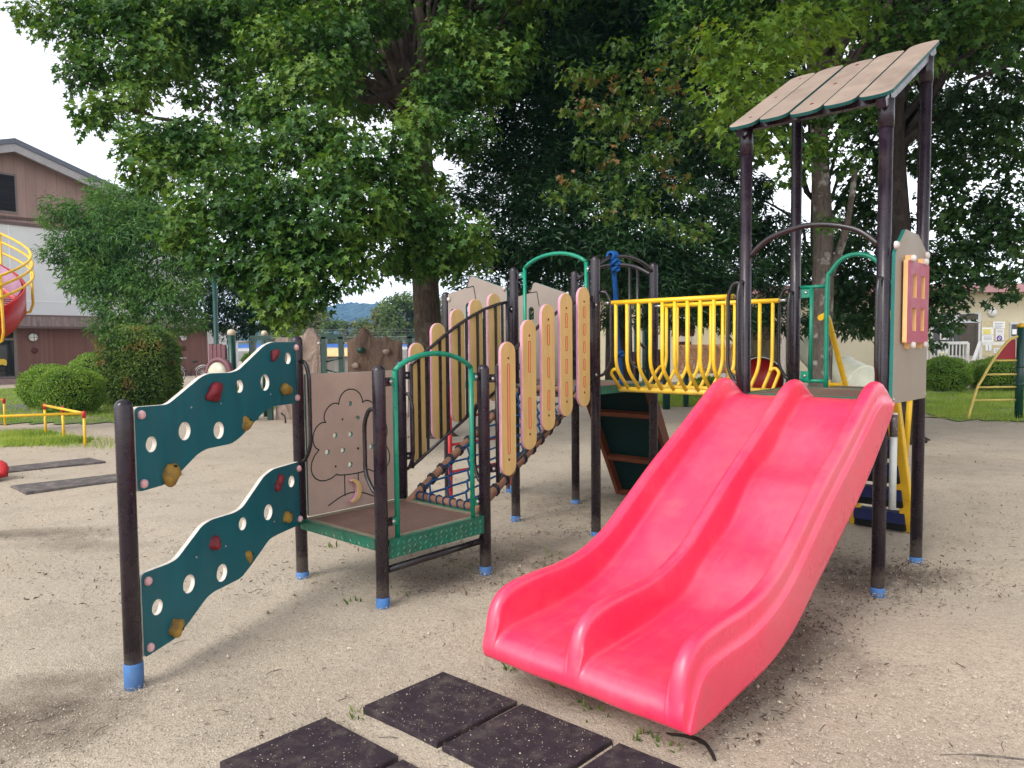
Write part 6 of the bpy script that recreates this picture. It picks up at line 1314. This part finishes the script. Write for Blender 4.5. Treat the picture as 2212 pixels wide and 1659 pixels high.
# deck with railing and steps
px0, px1 = P(1995, 770, 23.4).x, P(2089, 770, 23.4).x; rz = P(2050, 741, 23.4).z; dz_ = P(2050, 822, 23.4).z
DK = thing('entrance_deck', 'wooden entrance deck with flaking white railing before the glass door', 'deck', (px0, 23.4, 0))
q = MB(); q.box(((px1-px0)/2+1.2, .8, .28), (px1-px0+2.6, 1.5, .60)); q.build('platform', paint('deck_boards', (.16, .13, .11), .8, .2, 4), DK)
q = MB(); q.box(((px1-px0)/2-.5, 0, rz), (px1-px0+1.0, .10, .09)); q.box((px1-px0, 0, rz/2), (.09, .09, rz)); q.box(((px1-px0)/2-.5, 0, .68), (px1-px0+1.0, .05, .05)); q.build('railing', M_railw, DK)
for k in range(14): q = MB(); q.box((px1-px0-.12-k*.115, 0, (rz+.68)/2), (.035, .03, rz-.70)); q.build('baluster', M_railw, DK)
s0, s1 = P(2117, 741, 23.9), P(2098, 781, 22.6)
q = MB(); q.beam(Vector((s0.x-px0, .5, s0.z)), Vector((s1.x-px0, -.9, s1.z)), .09, .10); q.tube([(s1.x-px0, -.9, -.05), (s1.x-px0, -.9, s1.z)], .03, 8); q.box((s0.x-px0, .5, s0.z/2), (.09, .09, s0.z)); q.beam((s0.x-px0, .5, s0.z-.02), (s0.x-px0+2.2, .5, s0.z-.02), .09, .10); q.build('stair_rail', M_railw, DK)
for k in range(3): q = MB(); q.box((px1-px0+.55, -.12-.3*k, .37-.15*k), (.9, .3, .16)); q.build('step', paint('step_concrete', (.3, .28, .26), .9, .15, 4), DK)

# yellow climbing arch with green post, right edge
AD = 13.7; ap = P(2203, 800, AD); ah = P(2203, 706, AD).z; AR = thing('climbing_arch', 'curved yellow ladder with red panel fixed to a dark green post', 'climbing frame', (ap.x, AD, 0))
q = MB(); q.tube([(0, 0, -.1), (0, 0, ah)], .068, 16); po = q.build('post', M_dkgreen, AR)
q = MB(); q.lathe((0, 0, ah), [(.072, -.01), (.072, .03), (.05, .06), (.008, .075)], 16); q.build('post_cap', M_yellow, po)
q = MB()
for z in (.62, .95): q.lathe((0, 0, z), [(.075, 0), (.078, .02), (.075, .05)], 16)
q.build('clamp', M_dkgreen, po)
M_paley = paint('pale_yellow_pipe', (.66, .50, .13), .45, .15, 8, .4)
def ax_(u, v): p = P(u, v, AD); return Vector((p.x-ap.x, 0, p.z))
cv = [ax_(2203, 726), ax_(2194, 728), ax_(2181, 734), ax_(2166, 750), ax_(2147, 776), ax_(2134, 797), ax_(2123, 817), ax_(2112, 836), ax_(2104, 860), ax_(2095, 890)]
q = MB(); q.tube(bez(cv, 5)+[cv[-1]+Vector((-.03, 0, -.15))], .024, 10); q.build('side_rail', M_paley, AR)
for u, v in ((2146, 779), (2129, 809), (2113, 836.6), (2104, 864.5)):
    q = MB(); a = ax_(u, v); q.tube([a, Vector((-.06, 0, a.z-.0))], .018, 8); q.build('rung', M_paley, AR)
plate('red_panel', [round_poly([(ax_(2152, 776).x, ax_(2152, 776).z), (-.075, ax_(2190, 776).z), (-.075, ax_(2190, 733).z), (ax_(2186, 733).x, ax_(2186, 733).z), (ax_(2177, 742).x, ax_(2177, 742).z), (ax_(2165, 757).x, ax_(2165, 757).z)], .02)], .02, (0, .03, 0), (1, 0, 0), (0, 0, 1), [paint('dark_red_board', (.30, .018, .03), .5, .12, 6, .4), M_yellow], AR)

# tunnel play set in the right background
TD = 17.; TP = thing('tunnel_play_set', 'play set with orange ring tunnel, green drum and stained white tube slide behind the bridge', 'play structure', (P(1560, 780, TD).x, TD, 0)); tpo = Vector((P(1560, 780, TD).x, TD, 0))
def tpt(u, v, d=TD): return P(u, v, d)-tpo
M_cage = paint('orange_cage_paint', (.86, .40, .17), .5, .15, 8, .4); M_peach = paint('peach_shell', (.92, .72, .58), .6, .12, 3, .3); M_tube = paint('mossy_white_tube', (.74, .74, .60), .5, .12, 2.2, .35, dirt=(.42, .43, .26), dirt_amt=.7)
ta, tb = tpt(1462, 776), tpt(1600, 776); tr_ = abs(tpt(1500, 746).z-tpt(1500, 806).z)/2; tm = ta.z
q = MB(); nr = 11
for sgn in (-1, 1):
    for k in range(nr):
        x = ta.x+(tb.x-ta.x)*(k+.5)/nr
        q.tube([Vector((x+sgn*.10*math.cos(a), tr_*math.sin(a), tm+tr_*math.cos(a))) for a in np.linspace(0, 2*math.pi, 20)[:-1]], .014, 6, closed=True)
for a in np.linspace(0, 2*math.pi, 9)[:-1]: q.tube([(ta.x, tr_*math.sin(a), tm+tr_*math.cos(a)), (tb.x, tr_*math.sin(a), tm+tr_*math.cos(a))], .014, 6)
for x in (ta.x, tb.x): q.tube([Vector((x, tr_*math.sin(a), tm+tr_*math.cos(a))) for a in np.linspace(0, 2*math.pi, 22)[:-1]], .02, 6, closed=True)
q.build('tunnel_cage', M_cage, TP)
q = MB(); vs = [(x, tr_*.93*math.sin(a), tm+tr_*.93*math.cos(a)) for x in (ta.x, tb.x-.12) for a in np.linspace(.25, math.pi-.25, 12)]; q.add(vs, [(i, i+1, 13+i, 12+i) for i in range(11)], 0, True); vs2 = [(x, y*.985, tm+(z-tm)*.985) for x, y, z in vs]; q.add(vs2, [(i, 12+i, 13+i, i+1) for i in range(11)], 0, True); q.build('tunnel_back_shell', M_peach, TP)  # back half shell added for the peach fill between the rings
def tpost(u, vt, d=TD, r=.065): a = tpt(u, vt, d); q = MB(); q.tube([(a.x, d-TD, -.1), (a.x, d-TD, a.z)], r, 12); q.build('post', M_dkgreen, TP)
tpost(1440, 615, 16.4, .085); tpost(1482, 800); tpost(1395, 640, 17.5, .085); tpost(1375, 690, 18); tpost(1704, 690, 18, .05); tpost(1590, 640, 18)
def tbox(nm, u0, v0, u1, v1, m, d=TD, th=.06): a, b = tpt(u0, v0, d), tpt(u1, v1, d); q = MB(); q.box(((a.x+b.x)/2, d-TD, (a.z+b.z)/2), (abs(b.x-a.x), th, abs(a.z-b.z))); return q.build(nm, m, TP)
tbox('plum_panel', 1400, 755, 1440, 825, M_plum, 17.6); tbox('plum_panel', 1462, 738, 1492, 746, M_plum, 17.8); tbox('plum_panel', 1346, 760, 1372, 830, M_plum, 17.8)
q = MB(); a, b = tpt(1452, 700, 18), tpt(1500, 722, 18)
for k in range(5): x = a.x+(b.x-a.x)*(k+.5)/5; q.lathe((x, 1, b.z), [((b.x-a.x)/10, -.02), ((b.x-a.x)/10, .02)], 12, 0, (0, 1, 0)); 
q.box(((a.x+b.x)/2, 1, (a.z+b.z)/2), (b.x-a.x, .03, a.z-b.z)); q.build('scalloped_awning', M_plum, TP)
tbox('green_panel', 1596, 692, 1616, 745, M_ltgreen, 17.6); tbox('deck_edge', 1345, 826, 1480, 832, M_greycap, 17.4)
q = MB(); q.tube(fillet([tpt(1366, 716), tpt(1356, 722), tpt(1356, 775), tpt(1372, 785)], .2), .02, 8); q.tube(bez([tpt(1440, 718), tpt(1412, 720), tpt(1400, 700)], 5), .022, 8); q.build('orange_handle', M_cage, TP)
# green drum with red end and stone coloured hood lettered STOP
dc = tpt(1641, 822, 16.6); dr_ = abs(tpt(1641, 770, 16.6).z-dc.z); dax = Vector((-.22, -1, 0)).normalized()
q = MB(); q.lathe(dc, [(dr_, -.8), (dr_, .02), (dr_*.94, .03), (dr_*.93, -.02), (dr_*.92, -.10)], 36, 0, dax); q.build('drum', M_dkgreen, TP)
q = MB(); q.lathe(dc, [(dr_*.93, -.13), (dr_*.93, -.10), (.01, -.095)], 36, 0, dax); q.build('drum_end', M_red, TP)
q = MB(); sx = dax.cross(Vector((0, 0, 1))); q.tube([dc+dax*.03+sx*dr_*.97*math.cos(a)+Vector((0, 0, dr_*.97*math.sin(a))) for a in np.linspace(0, 2*math.pi, 40)[:-1]], .014, 6, closed=True); q.build('drum_rim', M_lampw, TP)
M_stone = rock_mat('moulded_stone', (.30, .255, .17))
ha, hb2 = tpt(1600, 735, 17.1), tpt(1682, 775, 17.1); hz0, hz1 = hb2.z-.15, tpt(1640, 690, 17.1).z
hw = (hb2.x-ha.x)/2; hm = (ha.x+hb2.x)/2
hood = plate('stone_hood', [[(hm-hw, hz0)]+[(hm+hw*math.cos(math.pi-math.pi*k/16), hz0+.25+(hz1-hz0-.25)*math.sin(math.pi*k/16)) for k in range(17)][0:0]+[(hm+hw, hz0)]+[(hm+hw*math.cos(math.pi*k/18), (hz0+.42)+(hz1-hz0-.42)*math.sin(math.pi*k/18)) for k in range(19)]], .22, (0, .25, 0), (1, 0, 0), (0, 0, 1), [M_stone], TP)
hood2 = MB(); vs = [(hm+hw*1.02*math.cos(a), y, hz0+.44+(hz1-hz0-.42)*math.sin(a)+.02) for a in np.linspace(.1, math.pi-.1, 16) for y in (-.05, .75)]; hood2.add(vs, [(2*i, 2*i+1, 2*i+3, 2*i+2) for i in range(15)], 0, True); vs = [(x, y, z-.03) for x, y, z in vs]; hood2.add(vs, [(2*i, 2*i+2, 2*i+3, 2*i+1) for i in range(15)], 0, True); hood2.build('hood_cover', M_white_core, TP)
tc_ = bpy.data.curves.new('t', 'FONT'); tc_.body = 'STOP'; tc_.size = .22; tc_.align_x = 'CENTER'; tc_.extrude = .006
to = bpy.data.objects.new('t', tc_); SC.collection.objects.link(to); bpy.context.view_layer.update(); me = bpy.data.meshes.new_from_object(to.evaluated_get(bpy.context.evaluated_depsgraph_get())); bpy.data.objects.remove(to)
zt_ = tpt(1650, 727, 17.1).z; me.transform(Matrix(((1, 0, 0, hm+.12), (0, 0, -1, .135), (0, 1, 0, zt_-.08), (0, 0, 0, 1)))); me.materials.clear(); me.materials.append(paint('carved_letter', (.10, .08, .05), .9, .1, 9)); me.name = 'lettering'; link(bpy.data.objects.new('lettering', me), hood)
# white tube slide
tpath = bez([tpt(1745, 745, 17.2), tpt(1790, 790, 16.6), tpt(1838, 812, 15.8), tpt(1885, 838, 15.2), tpt(1935, 862, 14.9), tpt(1960, 868, 14.8)], 8); rr = abs(tpt(1830, 775, 16).z-tpt(1830, 845, 16).z)/2
q = MB(); q.tube(tpath, rr, 26); q.build('tube_slide', M_tube, TP)
for i in (13, 20, 28):
    t = (tpath[i+1]-tpath[i-1]).normalized(); x = t.orthogonal().normalized(); y = t.cross(x); q = MB(); q.tube([tpath[i]+(x*math.cos(a)+y*math.sin(a))*rr*1.0 for a in np.linspace(0, 2*math.pi, 30)[:-1]], .03, 8, closed=True); q.build('tube_joint', M_tube, TP)
q = MB(); q.tube([(tpath[24].x, tpath[24].y+.1, -.1), tpath[24]+Vector((0, .1, -rr*.5))], .05, 8); q.build('tube_leg', M_dkgreen, TP)
# leaf-shaped sign and coral of the play set high between the trees
q = MB(); c = tpt(1655, 668, 17.6)
for k in range(9): a = 2*math.pi*k/9; q.add([c+Vector((.09*math.cos(a-.3), -.02, .09*math.sin(a-.3))), c+Vector((.30*math.cos(a), -.02, .30*math.sin(a))), c+Vector((.09*math.cos(a+.3), -.02, .09*math.sin(a+.3))), c+Vector((0, -.05, 0)), c+Vector((0, .05, 0))], [(0, 1, 3), (1, 2, 3), (1, 0, 4), (2, 1, 4)])
q.tube([c+Vector((0, .02, 0)), c+Vector((-.1, .2, -.7))], .03, 8); q.build('leaf_ornament', M_ltgreen, TP)

# ------------------------------------------------------------------ the air: an even haze round the whole scene
def haze():
    mb = MB(); mb.box((0, 950, 53), (4200, 2100, 114)); m = bpy.data.materials.new('haze_air'); m.use_nodes = True; t = m.node_tree
    for n_ in list(t.nodes):
        if n_.type == 'BSDF_PRINCIPLED': t.nodes.remove(n_)
    v = N(t, 'ShaderNodeVolumePrincipled'); v.inputs['Color'].default_value = (.28, .56, 1, 1); v.inputs['Density'].default_value = .00036; v.inputs['Anisotropy'].default_value = 0
    t.links.new(v.outputs[0], t.nodes['Material Output'].inputs['Volume'])
    o = mb.build('haze', m); o['kind'] = 'stuff'; o['label'] = 'thin pale blue haze over the far hill'; o['category'] = 'haze'
haze()
